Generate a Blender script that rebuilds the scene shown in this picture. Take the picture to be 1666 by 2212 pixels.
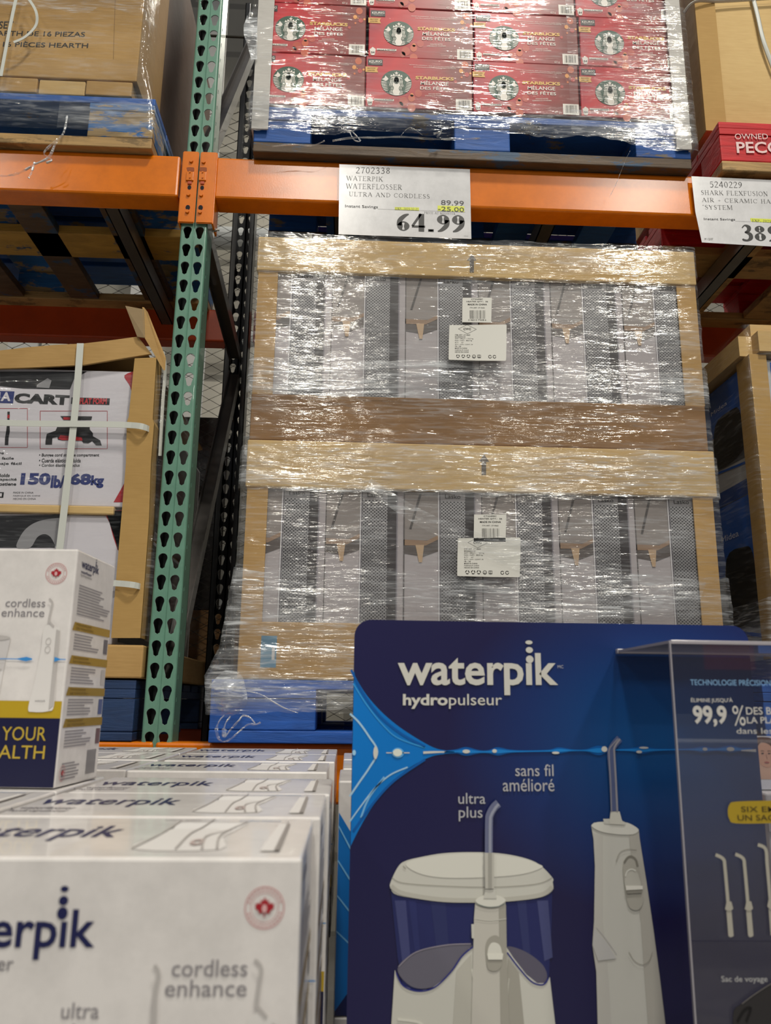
import bpy, bmesh, math, random
import numpy as np
from mathutils import Vector, Matrix, noise
random.seed(7)
for o in list(bpy.data.objects): bpy.data.objects.remove(o)
SC = bpy.context.scene; COL = SC.collection
# ------------------------------------------------------------------ camera
F_PX = 1750.0; CX, CY = 833.0, 1106.0; HC = 1.55
_up = np.array([90., 7491., -F_PX]); _up /= np.linalg.norm(_up)
_vx = 42000.; _vy = -(90*_vx+F_PX*F_PX)/7491
_X = np.array([_vx, _vy, -F_PX]); _X /= np.linalg.norm(_X)
CAMR = np.array([_X, np.cross(_up, _X), _up])          # camera axes -> world
cam_d = bpy.data.cameras.new('camera'); cam = bpy.data.objects.new('camera', cam_d); COL.objects.link(cam)
cam_d.sensor_width = 36; cam_d.sensor_fit = 'AUTO'; cam_d.lens = F_PX/2212*36; cam_d.clip_start = 0.05
m4 = Matrix([list(r)+[0] for r in CAMR.tolist()]+[[0,0,0,1]]); m4.translation = (0,0,HC); cam.matrix_world = m4
cam_d.dof.use_dof = True; cam_d.dof.focus_distance = 2.0; cam_d.dof.aperture_fstop = 8.0
SC.camera = cam
SC.view_settings.view_transform = 'Standard'; SC.view_settings.look = 'None'
SC.view_settings.gamma = 1; SC.view_settings.exposure = 0.0; SC.view_settings.use_curve_mapping = False
# ------------------------------------------------------------------ world and store lamps
w = bpy.data.worlds.new('store_ambient'); SC.world = w; w.use_nodes = True
w.node_tree.nodes['Background'].inputs[0].default_value = (0.93, 0.95, 1.0, 1); w.node_tree.nodes['Background'].inputs[1].default_value = 0.15
def lamp(x, y, z, p, sx=0.7, sy=0.7, c=(1.0, 0.95, 0.85)):
    l = bpy.data.lights.new('high_bay_light', 'AREA'); l.energy = p; l.shape = 'RECTANGLE'; l.size = sx; l.size_y = sy; l.color = c
    o = bpy.data.objects.new('high_bay_light', l); COL.objects.link(o); o.location = (x, y, z)
for args in [(-.45, -4.0, 7.0, 150, .36, .42), (3.1, -4.0, 7.0, 150, .36, .42), (-4.2, -4.0, 7.0, 80, .42, .42), (1.0, -.6, 7.2, 230, .5, .5), (-.5, -10, 7, 150), (3.2, -10, 7, 150), (.4, 5.0, 6.8, 60), (-3.2, 5.0, 6.8, 90)]:
    lamp(*args)
# ------------------------------------------------------------------ helpers
def ray(px, py): return CAMR.T @ np.array([0, 0, 0]) if False else np.array(CAMR) @ np.array([px-CX, -(py-CY), -F_PX])
CO = np.array([0, 0, HC])
def P(px, py, Y): d = ray(px, py); return CO+d*(Y/d[1])
def lin(h):
    h = h.lstrip('#'); r = [int(h[i:i+2], 16)/255 for i in (0, 2, 4)]
    return tuple((c/12.92 if c <= .04045 else ((c+.055)/1.055)**2.4) for c in r)+(1,)
class Nt:
    def __init__(s, name):
        s.m = bpy.data.materials.new(name); s.m.use_nodes = True; s.t = s.m.node_tree; s.t.nodes.clear()
        s.out = s.n('ShaderNodeOutputMaterial')
    def n(s, ty, **k):
        nd = s.t.nodes.new(ty)
        for a, b in k.items(): setattr(nd, a, b)
        return nd
    def l(s, a, b): s.t.links.new(a, b)
    def coord(s, sc=(1, 1, 1), rot=(0, 0, 0), kind='Object'):
        tc = s.n('ShaderNodeTexCoord'); mp = s.n('ShaderNodeMapping'); mp.inputs['Scale'].default_value = sc; mp.inputs['Rotation'].default_value = rot
        s.l(tc.outputs[kind], mp.inputs[0]); return mp.outputs[0]
    def noise(s, vec, scale, detail=4, rough=.55, dist=0):
        nd = s.n('ShaderNodeTexNoise'); nd.inputs['Scale'].default_value = scale; nd.inputs['Detail'].default_value = detail
        nd.inputs['Roughness'].default_value = rough; nd.inputs['Distortion'].default_value = dist; s.l(vec, nd.inputs['Vector']); return nd.outputs['Fac']
    def ramp(s, fac, stops):
        nd = s.n('ShaderNodeValToRGB'); cr = nd.color_ramp
        while len(cr.elements) < len(stops): cr.elements.new(.5)
        for e, (p, c) in zip(cr.elements, stops): e.position = p; e.color = c if len(c) == 4 else tuple(c)+(1,)
        s.l(fac, nd.inputs[0]); return nd.outputs[0]
    def math(s, op, a, b=None, clamp=False):
        nd = s.n('ShaderNodeMath', operation=op); nd.use_clamp = clamp
        for i, v in enumerate((a, b)):
            if v is None: continue
            if isinstance(v, (int, float)): nd.inputs[i].default_value = v
            else: s.l(v, nd.inputs[i])
        return nd.outputs[0]
    def bump(s, h, st, d=.01, prev=None):
        nd = s.n('ShaderNodeBump'); nd.inputs['Strength'].default_value = st; nd.inputs['Distance'].default_value = d; s.l(h, nd.inputs['Height'])
        if prev is not None: s.l(prev, nd.inputs['Normal'])
        return nd.outputs[0]
    def bsdf(s, col, rough=.5, metal=0, nrm=None, coat=0, spec=.5):
        b = s.n('ShaderNodeBsdfPrincipled')
        if isinstance(col, tuple): b.inputs['Base Color'].default_value = col
        else: s.l(col, b.inputs['Base Color'])
        if isinstance(rough, (int, float)): b.inputs['Roughness'].default_value = rough
        else: s.l(rough, b.inputs['Roughness'])
        b.inputs['Metallic'].default_value = metal; b.inputs['Coat Weight'].default_value = coat; b.inputs['Specular IOR Level'].default_value = spec
        if nrm is not None: s.l(nrm, b.inputs['Normal'])
        s.l(b.outputs[0], s.out.inputs[0]); return b
_c = {}
def flat(h, rough=.5, metal=0, spec=.4):
    k = (h, rough, metal, spec)
    if k not in _c:
        t = Nt('print_'+h.strip('#')); t.bsdf(lin(h), rough, metal, spec=spec); _c[k] = t.m
    return _c[k]
def M_card(name, h, h2=None, tape=False):
    t = Nt(name); v = t.coord((1, 1, 1)); a = t.noise(v, 3.5, 5); v2 = t.coord((18, 18, 220)); b = t.noise(v2, 1, 2)
    c1 = lin(h); c2 = lin(h2) if h2 else tuple(x*.86 for x in c1[:3])+(1,)
    col = t.ramp(t.math('ADD', t.math('MULTIPLY', a, .7), t.math('MULTIPLY', b, .3)), [(.35, c2), (.65, c1)])
    big = t.noise(v, 9, 3); n = t.bump(big, .25, .01); n = t.bump(b, .08, .002, n)
    t.bsdf(col, .75, nrm=n, spec=.25); return t.m
def M_wood(name, paint, raw, amt=.42, rough=.6):
    t = Nt(name); v = t.coord((2.2, 9, 22)); g = t.noise(v, 2.2, 6, .65, 1.2); v2 = t.coord((1, 1.3, 3)); a = t.noise(v2, 6, 6, .7)
    raws = t.ramp(g, [(.3, tuple(x*.45 for x in lin(raw)[:3])), (.6, lin(raw))]); ps = t.ramp(g, [(.3, tuple(x*.6 for x in lin(paint)[:3])), (.65, lin(paint))])
    mx = t.n('ShaderNodeMix', data_type='RGBA'); t.l(t.ramp(t.math('ADD', t.math('MULTIPLY', a, .8), t.math('MULTIPLY', g, .2)), [(amt-.02, (1, 1, 1)), (amt+.02, (0, 0, 0))]), mx.inputs[0])
    t.l(ps, mx.inputs[6]); t.l(raws, mx.inputs[7]); t.bsdf(mx.outputs[2], rough, nrm=t.bump(g, .5, .004)); return t.m
def M_paint(name, h, rough=.3, bumpsc=180, st=.06, coat=.3, spec=.5):
    t = Nt(name); v = t.coord(); a = t.noise(v, bumpsc, 2); d = t.noise(v, 14, 6, .7)
    c = lin(h); col = t.ramp(d, [(.3, tuple(x*.82 for x in c[:3])), (.6, c)]); t.bsdf(col, rough, nrm=t.bump(a, st, .002), coat=coat, spec=spec); return t.m
def M_wrap(name, haze=.16, spec=.42, rough=.13, zs=60, tilt=0.0, st=.5, white='#dfe3e6', base=.042):
    """clear stretch film: see-through, with streaky creases that catch the lamps"""
    t = Nt(name)
    v = t.coord((17, 17, zs*3.0), (tilt, tilt, 0)); a = t.noise(v, 1.0, 2.5, .5, .5)
    v1 = t.coord((3.2, 3.2, 24), (-.10, .12, 0)); b = t.noise(v1, 1.0, 3, .5, .8)
    v2 = t.coord((30, 30, 110), (.35, .4, 0)); c = t.noise(v2, 1.0, 2, .5, .6)
    v3 = t.coord((1.1, 1.1, 5)); big = t.noise(v3, 2.4, 3, .5)
    n = t.bump(a, 1, .0010*st*2); n = t.bump(b, 1, .0056*st*2, n); n = t.bump(c, 1, .0006*st*2, n)
    gl = t.n('ShaderNodeBsdfGlossy'); gl.inputs['Roughness'].default_value = rough; gl.inputs['Color'].default_value = (1, .99, .95, 1); t.l(n, gl.inputs['Normal'])
    df = t.n('ShaderNodeBsdfDiffuse'); df.inputs['Color'].default_value = lin(white); t.l(n, df.inputs['Normal'])
    tr = t.n('ShaderNodeBsdfTransparent'); tr.inputs['Color'].default_value = (.985, .985, .985, 1)
    streak = t.ramp(a, [(.50, (0, 0, 0)), (.68, (1, 1, 1))]); bm = t.ramp(big, [(.42, (0, 0, 0)), (.66, (1, 1, 1))]); st2 = t.ramp(b, [(.5, (0, 0, 0)), (.66, (1, 1, 1))])
    hz = t.math('MULTIPLY', t.math('ADD', t.math('ADD', t.math('MULTIPLY', streak, .7), t.math('MULTIPLY', st2, .25)), .10), t.math('ADD', t.math('MULTIPLY', bm, 1.1), .30))
    m1 = t.n('ShaderNodeMixShader'); t.l(t.math('MULTIPLY', hz, haze, True), m1.inputs[0]); t.l(tr.outputs[0], m1.inputs[1]); t.l(df.outputs[0], m1.inputs[2])
    fr = t.math('ADD', t.math('MULTIPLY', t.math('MULTIPLY', streak, t.ramp(c, [(.4, (0, 0, 0)), (.6, (1, 1, 1))])), spec), base)
    m2 = t.n('ShaderNodeMixShader'); t.l(t.math('MULTIPLY', fr, 1.0, True), m2.inputs[0]); t.l(m1.outputs[0], m2.inputs[1]); t.l(gl.outputs[0], m2.inputs[2])
    t.l(m2.outputs[0], t.out.inputs[0]); return t.m

class Frame:
    """a flat face: origin O, unit axes U (right) and V (up), normal N towards the viewer"""
    def __init__(s, O, U=(1, 0, 0), V=(0, 0, 1)):
        s.O = np.array(O, float); s.U = np.array(U, float); s.V = np.array(V, float); s.N = np.cross(s.U, s.V)
    def w(s, u, v, lv=0): return s.O+s.U*u+s.V*v+s.N*(lv*.00045)
    def px(s, x, y):
        d = ray(x, y); t = np.dot(s.O-CO, s.N)/np.dot(d, s.N); p = CO+d*t-s.O; return (float(np.dot(p, s.U)), float(np.dot(p, s.V)))
def zc(x0, y0, sc): return lambda pts: [(x0+p[0]/sc, y0+p[1]/sc)+tuple(p[2:]) for p in pts]
def smooth(pts, closed=True, k=6):
    P_ = [np.array(p, float) for p in pts]; n = len(P_); out = []
    rng = range(n if closed else n-1)
    for i in rng:
        g = (lambda j: P_[j % n]) if closed else (lambda j: P_[min(max(j, 0), n-1)])
        p0, p1, p2, p3 = g(i-1), g(i), g(i+1), g(i+2)
        for q in range(k):
            t = q/k; out.append(.5*((2*p1)+(-p0+p2)*t+(2*p0-5*p1+4*p2-p3)*t*t+(-p0+3*p1-3*p2+p3)*t**3))
    if not closed: out.append(P_[-1])
    return [tuple(o) for o in out]
_tx = {}
def text_geo(s, bold):
    k = (s, bold)
    if k in _tx: return _tx[k]
    cu = bpy.data.curves.new('t', 'FONT'); cu.body = s; cu.size = 1; cu.resolution_u = 3; cu.offset = bold; cu.space_line = .9
    ob = bpy.data.objects.new('t', cu); COL.objects.link(ob); dg = bpy.context.evaluated_depsgraph_get(); dg.update()
    me = bpy.data.meshes.new_from_object(ob.evaluated_get(dg)); vs = np.array([v.co[:2] for v in me.vertices]); fs = [tuple(p.vertices) for p in me.polygons]
    bpy.data.objects.remove(ob); bpy.data.curves.remove(cu); bpy.data.meshes.remove(me)
    mn, mx = vs.min(0), vs.max(0); vs = (vs-mn)/np.maximum(mx-mn, 1e-6); _tx[k] = (vs, fs, (mx-mn)); return _tx[k]
# ---- a serif face drawn stroke by stroke
def G(c, T, t):
    S = []; stem = lambda x, w=None, a=0, b=1, ft=True, fb=True: (S.append(('s', x, a, x, b, w or T)), ft and S.append(('s', x-.13, b-t/2, x+.13, b-t/2, t)), fb and S.append(('s', x-.13, a+t/2, x+.13, a+t/2, t)))
    L = lambda *a: S.append(('s',)+a); E_ = lambda *a: S.append(('e',)+a); V = lambda *p: S.append(('v', list(p)))
    w_ = .7
    if c == 'A': L(.08, 0, .37, 1, t); L(.37, 1, .68, 0, T); L(.18, .34, .56, .34, t); L(0, t/2, .18, t/2, t); L(.56, t/2, .78, t/2, t); w_ = .76
    elif c in 'CG':
        E_(.38, .5, .33, .49, 45, 315); L(.64, .72, .64, .95, t); w_ = .72
        if c == 'G': L(.62, .08, .62, .42, T); L(.5, .42, .74, .42, t); w_ = .78
    elif c == 'D': stem(.15); E_(.26, .5, .42, .49, -90, 90); L(.1, 1-t/2, .3, 1-t/2, t); L(.1, t/2, .3, t/2, t); w_ = .76
    elif c in 'EF':
        stem(.15); L(.1, 1-t/2, .58, 1-t/2, t); L(.15, .52, .45, .52, t); L(.57, .82, .57, 1, t); L(.45, .42, .45, .62, t); w_ = .62
        if c == 'E': L(.1, t/2, .6, t/2, t); L(.6, 0, .6, .2, t); w_ = .66
    elif c == 'H': stem(.15); stem(.61); L(.15, .52, .61, .52, t); w_ = .78
    elif c == 'I': stem(.17); w_ = .35
    elif c == 'K': stem(.15); L(.2, .4, .6, 1, t); L(.32, .58, .66, 0, T); L(.5, 1-t/2, .72, 1-t/2, t); L(.54, t/2, .78, t/2, t); w_ = .76
    elif c == 'L': stem(.15); L(.1, t/2, .56, t/2, t); L(.57, 0, .57, .24, t); w_ = .62
    elif c == 'M': stem(.12, t); stem(.78); L(.12, 1, .44, .08, T); L(.44, .08, .78, 1, t); w_ = .94
    elif c == 'N': stem(.12, t, fb=True); stem(.64, t, fb=False); L(.1, 1, .64, .02, T); w_ = .78
    elif c == 'O': E_(.38, .5, .34, .49, 0, 360); w_ = .78
    elif c in 'PRB':
        stem(.15); E_(.26, .74, .3, .25, -90, 90); L(.1, 1-t/2, .28, 1-t/2, t); L(.12, .49, .28, .49, t); w_ = .6
        if c == 'R': L(.3, .48, .62, 0, T); L(.58, t/2, .74, t/2, t); w_ = .72
        if c == 'B': E_(.28, .25, .32, .25, -90, 90); L(.1, t/2, .3, t/2, t); w_ = .66
    elif c == 'S': V((.47, .8, t), (.38, .95, t), (.26, .975, t*1.2), (.1, .86, T*.8), (.13, .66, T), (.28, .53, T*1.05), (.44, .38, T), (.46, .17, T*.8), (.3, .025, t*1.2), (.14, .04, t), (.06, .2, t)); w_ = .56
    elif c == 'T': stem(.33, ft=False); L(.02, 1-t/2, .64, 1-t/2, t); L(.02, .78, .02, 1, t); L(.64, .78, .64, 1, t); w_ = .67
    elif c == 'U': stem(.16, a=.28, fb=False); stem(.62, t, a=.28, fb=False); V((.16, .3, T), (.2, .08, T*.7), (.38, .02, t), (.56, .08, t), (.62, .3, t)); w_ = .76
    elif c == 'V': L(.06, 1, .36, 0, T); L(.36, 0, .66, 1, t); w_ = .72
    elif c == 'W': L(.05, 1, .3, 0, T); L(.3, 0, .5, .95, t); L(.5, 1, .75, 0, T); L(.75, 0, .98, 1, t); L(-.05, 1-t/2, .18, 1-t/2, t); L(.86, 1-t/2, 1.06, 1-t/2, t); w_ = 1.02
    elif c == 'X': L(.08, 1, .64, 0, T); L(.6, 1, .08, 0, t); L(0, 1-t/2, .22, 1-t/2, t); L(.5, t/2, .76, t/2, t); L(.48, 1-t/2, .7, 1-t/2, t); L(0, t/2, .2, t/2, t); w_ = .74
    elif c == 'Y': L(.06, 1, .35, .45, T); L(.62, 1, .35, .45, t); stem(.35, a=0, b=.5, ft=False); w_ = .7
    elif c == '+': L(.05, .42, .55, .42, t); L(.3, .17, .3, .67, t); w_ = .62
    elif c == '-': L(.03, .35, .3, .35, t*1.4); w_ = .34
    elif c == '.': E_(.14, .07, .045, .045, 0, 360); S.append(('s', .14, .0, .14, .15, max(T, .12))); w_ = .3
    elif c == '^': L(.02, .85, .1, 1, t); L(.1, 1, .18, .85, t); w_ = .24
    elif c == '0': E_(.25, .5, .19, .48, 0, 360); w_ = .52
    elif c == '1': stem(.24, ft=False); L(.08, .84, .24, .96, t); w_ = .46
    elif c == '2': V((.07, .74, t), (.1, .89, T*.5), (.24, .975, t*1.4), (.39, .86, T), (.39, .68, T), (.26, .4, T*.6), (.06, .06, t)); L(.05, T*.36, .47, T*.36, T*.7); w_ = .52
    elif c == '3': V((.07, .8, t), (.2, .965, t*1.5), (.36, .85, T), (.33, .64, T*.8), (.17, .53, t)); V((.17, .53, t), (.38, .43, T*.9), (.41, .2, T), (.27, .03, t*2), (.1, .05, T*.55), (.06, .12, T*.4)); w_ = .52
    elif c == '4': L(.35, 1, .03, .3, t*1.5); L(.01, .28, .51, .28, max(t*1.3, T*.55)); L(.37, 0, .37, 1, T); w_ = .55
    elif c == '5': L(.12, .93, .44, .93, max(t, T*.7)); L(.13, .95, .1, .55, t); V((.1, .55, t), (.26, .61, T*.5), (.4, .46, T), (.4, .2, T), (.25, .03, t*2), (.06, .07, T*.5)); w_ = .52
    elif c in '69':
        V((.46, .97, t), (.3, .87, T*.75), (.13, .62, T), (.1, .32, T)); E_(.26, .29, .17, .27, 0, 360); w_ = .53
        if c == '9': S[:] = [('v', [(.52-a, 1-b, d) for a, b, d in s[1]]) if s[0] == 'v' else ('e', .52-s[1], 1-s[2]) + s[3:] for s in S]
    elif c == '7': L(.05, .95, .47, .95, max(t, T*.7)); V((.45, .93, t), (.3, .6, T*.7), (.2, 0, T)); w_ = .5
    elif c == '8': E_(.26, .75, .15, .21, 0, 360); E_(.26, .27, .18, .25, 0, 360); w_ = .53
    elif c == ':': w_ = .2
    else: w_ = .36
    return S, w_
class MB:
    def __init__(s): s.v = []; s.f = []; s.mi = []; s.ms = []; s.sm = []
    def m(s, mat):
        if mat not in s.ms: s.ms.append(mat)
        return s.ms.index(mat)
    def add(s, vs, fs, mat, sm=False):
        b = len(s.v); s.v += [tuple(float(c) for c in v) for v in vs]; k = s.m(mat)
        for f in fs: s.f.append(tuple(b+i for i in f)); s.mi.append(k); s.sm.append(sm)
    def box(s, a, b, mat, bev=0):
        x0, y0, z0 = a; x1, y1, z1 = b
        if bev <= 0:
            s.add([(x0, y0, z0), (x1, y0, z0), (x1, y1, z0), (x0, y1, z0), (x0, y0, z1), (x1, y0, z1), (x1, y1, z1), (x0, y1, z1)],
                  [(0, 3, 2, 1), (4, 5, 6, 7), (0, 1, 5, 4), (1, 2, 6, 5), (2, 3, 7, 6), (3, 0, 4, 7)], mat); return
        bm = bmesh.new(); bmesh.ops.create_cube(bm, size=1)
        for v in bm.verts: v.co = Vector(((x0+x1)/2+v.co.x*(x1-x0), (y0+y1)/2+v.co.y*(y1-y0), (z0+z1)/2+v.co.z*(z1-z0)))
        bmesh.ops.bevel(bm, geom=bm.edges[:], offset=bev, segments=2, affect='EDGES', profile=.5)
        s.bm(bm, mat)
    def bm(s, bm, mat, sm=False):
        bm.verts.index_update(); s.add([v.co[:] for v in bm.verts], [[v.index for v in f.verts] for f in bm.faces], mat, sm); bm.free()
    def hexa(s, p, mat):   # 8 points: bottom 4 then top 4
        s.add(p, [(0, 3, 2, 1), (4, 5, 6, 7), (0, 1, 5, 4), (1, 2, 6, 5), (2, 3, 7, 6), (3, 0, 4, 7)], mat)
    def poly(s, fr, uv, mat, lv=1): s.add([fr.w(u, v, lv) for u, v in uv], [tuple(range(len(uv)))], mat)
    def ppoly(s, fr, pxs, mat, lv=1): s.poly(fr, [fr.px(*p) for p in pxs], mat, lv)
    def rect(s, fr, u0, v0, u1, v1, mat, lv=1): s.poly(fr, [(u0, v0), (u1, v0), (u1, v1), (u0, v1)], mat, lv)
    def prect(s, fr, x0, y0, x1, y1, mat, lv=1):
        u0, v1 = fr.px(x0, y0); u1, v0 = fr.px(x1, y1); s.rect(fr, u0, v0, u1, v1, mat, lv)
    def ell(s, fr, cu, cv, ru, rv, mat, lv=1, n=28, a0=0, a1=360, inner=0):
        full = abs(a1-a0) >= 359.9
        an = [math.radians(a0+(a1-a0)*i/n) for i in range(n if full and not inner else n+1)]
        o = [(cu+ru*math.cos(a), cv+rv*math.sin(a)) for a in an]
        if not inner:
            s.poly(fr, o if full else o, mat, lv); return
        i_ = [(cu+ru*inner*math.cos(a), cv+rv*inner*math.sin(a)) for a in an]
        s.add([fr.w(u, v, lv) for u, v in o+i_], [(k, k+1, len(an)+k+1, len(an)+k) for k in range(len(an)-1)], mat)
    def pell(s, fr, x, y, rx, ry, mat, lv=1, **k):
        u, v = fr.px(x, y); u1, v1 = fr.px(x+rx, y-ry); s.ell(fr, u, v, abs(u1-u), abs(v1-v), mat, lv, **k)
    def ribbon(s, fr, pts, mat, lv=1):   # pts (u,v,width)
        vs = []
        for i, (u, v, wd) in enumerate(pts):
            a = np.array(pts[max(i-1, 0)][:2]); b = np.array(pts[min(i+1, len(pts)-1)][:2]); d = b-a; d = d/(np.linalg.norm(d)+1e-9); n = np.array([-d[1], d[0]])*wd/2
            vs += [fr.w(u+n[0], v+n[1], lv), fr.w(u-n[0], v-n[1], lv)]
        s.add(vs, [(2*i, 2*i+1, 2*i+3, 2*i+2) for i in range(len(pts)-1)], mat)
    def pline(s, fr, pts, wpx, mat, lv=1, sm=True):
        sc = abs(fr.px(pts[0][0]+10, pts[0][1])[0]-fr.px(*pts[0][:2])[0])/10
        if sm and len(pts) > 2: pts = smooth([p if len(p) == 3 else (p[0], p[1], wpx) for p in pts], False)
        s.ribbon(fr, [fr.px(p[0], p[1])+((p[2] if len(p) == 3 else wpx)*sc,) for p in pts], mat, lv)
    def text(s, fr, st, u0, v0, wd, ht, mat, lv=1, bold=0.0, sh=0.0):
        vs, fs, _ = text_geo(st, bold); s.add([fr.w(u0+a*wd+sh*b*ht, v0+b*ht, lv) for a, b in vs], fs, mat)
    def ptext(s, fr, st, x0, y0, x1, y1, mat, lv=1, bold=0.0, y2=None):
        """text filling the box from the pixel (x0,y0) top left to (x1,y1) bottom right; y2 = bottom at the left end, for lines that slope"""
        a = fr.px(x0, y0); b = fr.px(x1, y1); bl = fr.px(x0, y2 if y2 is not None else y1); vs, fs, _ = text_geo(st, bold)
        hh = a[1]-bl[1]; s.add([fr.w(a[0]+p*(b[0]-a[0]), bl[1]+(b[1]-bl[1])*p+q*hh, lv) for p, q in vs], fs, mat)
    def serif(s, fr, st, u0, v0, wd, ht, mat, lv=1, T=.13, t=.045, slope=0, extra=.1):
        lay = []; x = 0
        for c in st: g, gw = G(c, T, t); lay.append((g, x)); x += gw+extra
        x -= extra; k = wd/x
        tr = lambda a, b: (u0+a*k, v0+b*ht+slope*(a*k))
        for g, ox in lay:
            for e in g:
                if e[0] == 's':
                    _, a, b, c, d, wq = e; dd = np.array([(c-a)*k, (d-b)*ht]); n_ = np.linalg.norm(dd); dd /= n_+1e-9; nn = np.array([-dd[1], dd[0]])
                    wr = wq*(abs(nn[0])*k+abs(nn[1])*ht)/2; p = np.array(tr(a+ox, b)); q = np.array(tr(c+ox, d))
                    s.poly(fr, [tuple(p+nn*wr), tuple(p-nn*wr), tuple(q-nn*wr), tuple(q+nn*wr)], mat, lv)
                elif e[0] == 'e':
                    _, cx, cy, rx, ry, a0, a1 = e; N = 26; pts = []
                    for i in range(N+1):
                        an = math.radians(a0+(a1-a0)*i/N); th = t+(T-t)*abs(math.cos(an))**1.3
                        pts.append((cx+ox, cy, rx, ry, an, th))
                    o = [tr(p[0]+(p[2]+p[5]*.3)*math.cos(p[4]), p[1]+(p[3])*math.sin(p[4])) for p in pts]; i_ = [tr(p[0]+(p[2]-p[5]*.7)*math.cos(p[4]), p[1]+(p[3]-t*1.2)*math.sin(p[4])) for p in pts]
                    s.add([fr.w(*q, lv) for q in o+i_], [(j, j+1, N+1+j+1, N+1+j) for j in range(N)], mat)
                else:
                    pts = smooth(e[1], False, 5); s.ribbon(fr, [tr(p[0]+ox, p[1])+(p[2]*(k+ht)/2,) for p in pts], mat, lv)
    def pserif(s, fr, st, x0, y0, x1, y1, y2, mat, lv=1, **k):
        a = fr.px(x0, y0); b = fr.px(x1, y1); bl = fr.px(x0, y2); s.serif(fr, st, a[0], bl[1], b[0]-a[0], a[1]-bl[1], mat, lv, slope=(b[1]-bl[1])/(b[0]-a[0]), **k)
    def tube(s, pts, r, mat, n=6, flat_=1.0, closed=False):
        pts = [Vector(p) for p in pts]; vs = []; up = Vector((0, .3, 1)).normalized()
        for i, p in enumerate(pts):
            d = (pts[min(i+1, len(pts)-1)]-pts[max(i-1, 0)]).normalized(); a = d.cross(up)
            if a.length < 1e-3: a = d.cross(Vector((1, 0, 0)))
            a.normalize(); b = d.cross(a); rr = r[i] if isinstance(r, (list, tuple)) else r
            for j in range(n): an = 2*math.pi*j/n; vs.append(tuple(p+a*rr*math.cos(an)+b*rr*flat_*math.sin(an)))
        fs = [(i*n+j, i*n+(j+1) % n, (i+1)*n+(j+1) % n, (i+1)*n+j) for i in range(len(pts)-1) for j in range(n)]
        fs += [tuple(range(n))[::-1], tuple((len(pts)-1)*n+j for j in range(n))]; s.add(vs, fs, mat, True)
    def cyl(s, c, ax, r, h, mat, n=16, r2=None):
        ax = Vector(ax).normalized(); c = Vector(c); a = ax.orthogonal().normalized(); b = ax.cross(a); r2 = r if r2 is None else r2
        vs = [tuple(c+(a*math.cos(2*math.pi*j/n)+b*math.sin(2*math.pi*j/n))*q+ax*hh) for q, hh in ((r, 0), (r2, h)) for j in range(n)]
        s.add(vs, [(j, (j+1) % n, n+(j+1) % n, n+j) for j in range(n)]+[tuple(range(n))[::-1], tuple(range(n, 2*n))], mat)
    def bar(s, a, b, wd, th, mat, side=(1, 0, 0)):   # rectangular bar from a to b
        a = Vector(a); b = Vector(b); d = (b-a).normalized(); sd = Vector(side); sd = (sd-d*sd.dot(d)).normalized(); n = d.cross(sd)
        c = [a+sd*i*wd/2+n*j*th/2 for i, j in ((-1, -1), (1, -1), (1, 1), (-1, 1))]; e = [p+(b-a) for p in c]
        s.add([tuple(p) for p in c+e], [(0, 3, 2, 1), (4, 5, 6, 7), (0, 1, 5, 4), (1, 2, 6, 5), (2, 3, 7, 6), (3, 0, 4, 7)], mat)
    def build(s, name, parent=None, origin=None, label=None):
        o_ = Vector(origin) if origin is not None else (Vector(parent.location) if parent is not None else Vector((0, 0, 0)))
        me = bpy.data.meshes.new(name); me.from_pydata([tuple(Vector(v)-o_) for v in s.v], [], s.f); me.update()
        for mt in s.ms: me.materials.append(mt)
        me.polygons.foreach_set('material_index', s.mi); me.polygons.foreach_set('use_smooth', s.sm)
        ob = bpy.data.objects.new(name, me); COL.objects.link(ob)
        if parent is not None:
            ob.parent = parent; ob.location = (0, 0, 0) if parent.parent is None or True else ob.location
        else: ob.location = o_
        if label: ob['label'] = label
        return ob
def thing(name, loc, label, cat, group=None):
    o = bpy.data.objects.new(name, None); COL.objects.link(o); o.location = loc; o.empty_display_size = .05; return tag(o, label, cat, group)
def tag(o, label, cat, group=None, kind=None):
    if label: o['label'] = label
    if cat: o['category'] = cat
    if group: o['group'] = group
    if kind: o['kind'] = kind
    return o
def sub(parent, ob, at):  # re-parent a part's own child
    ob.parent = parent; return ob
def copy_tree(root, loc, label, group=None):
    r = root.copy(); COL.objects.link(r); r.location = loc; r['label'] = label
    if group: r['group'] = group
    for ch in list(root.children):
        c = ch.copy(); COL.objects.link(c); c.parent = r
        for g in list(ch.children):
            d = g.copy(); COL.objects.link(d); d.parent = c
    return r
# ------------------------------------------------------------------ materials
ORANGE = M_paint('orange_enamel', '#dc7400', .24, 260, .035, .0, .5)
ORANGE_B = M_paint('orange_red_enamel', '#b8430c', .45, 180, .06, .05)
GREEN = M_paint('green_enamel', '#66917d', .28, 200, .05)
RIM = flat('#b9c9bf', .4, .3)
INNER_SHADE = flat('#15191a', .8)  # near-black colour for the unlit inside of the green post
BLACKM = M_paint('black_enamel', '#14171a', .32)
DARKM = M_paint('dark_steel', '#4b4743', .38)
GALV = flat('#a9a59c', .35, .7)
CARD = M_card('cardboard', '#b8955f', '#a5834f')
CARD_L = M_card('light_cardboard', '#cdb07a', '#bd9d68')
CARD_D = M_card('brown_cardboard', '#94714a', '#7f5f3d')
CARD_E = M_card('corner_board', '#b5935a', '#a98750')
BLUEW = M_wood('blue_painted_wood', '#1f5cae', '#8a7a5e', .40)
BLUEW2 = M_wood('worn_blue_wood', '#2f6fb0', '#b59a6d', .47)
BLUEN = M_wood('fresh_blue_wood', '#1d5cb8', '#5f86b4', .30)
DARKW = M_wood('weathered_wood', '#33506d', '#5e4a34', .55)
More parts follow.
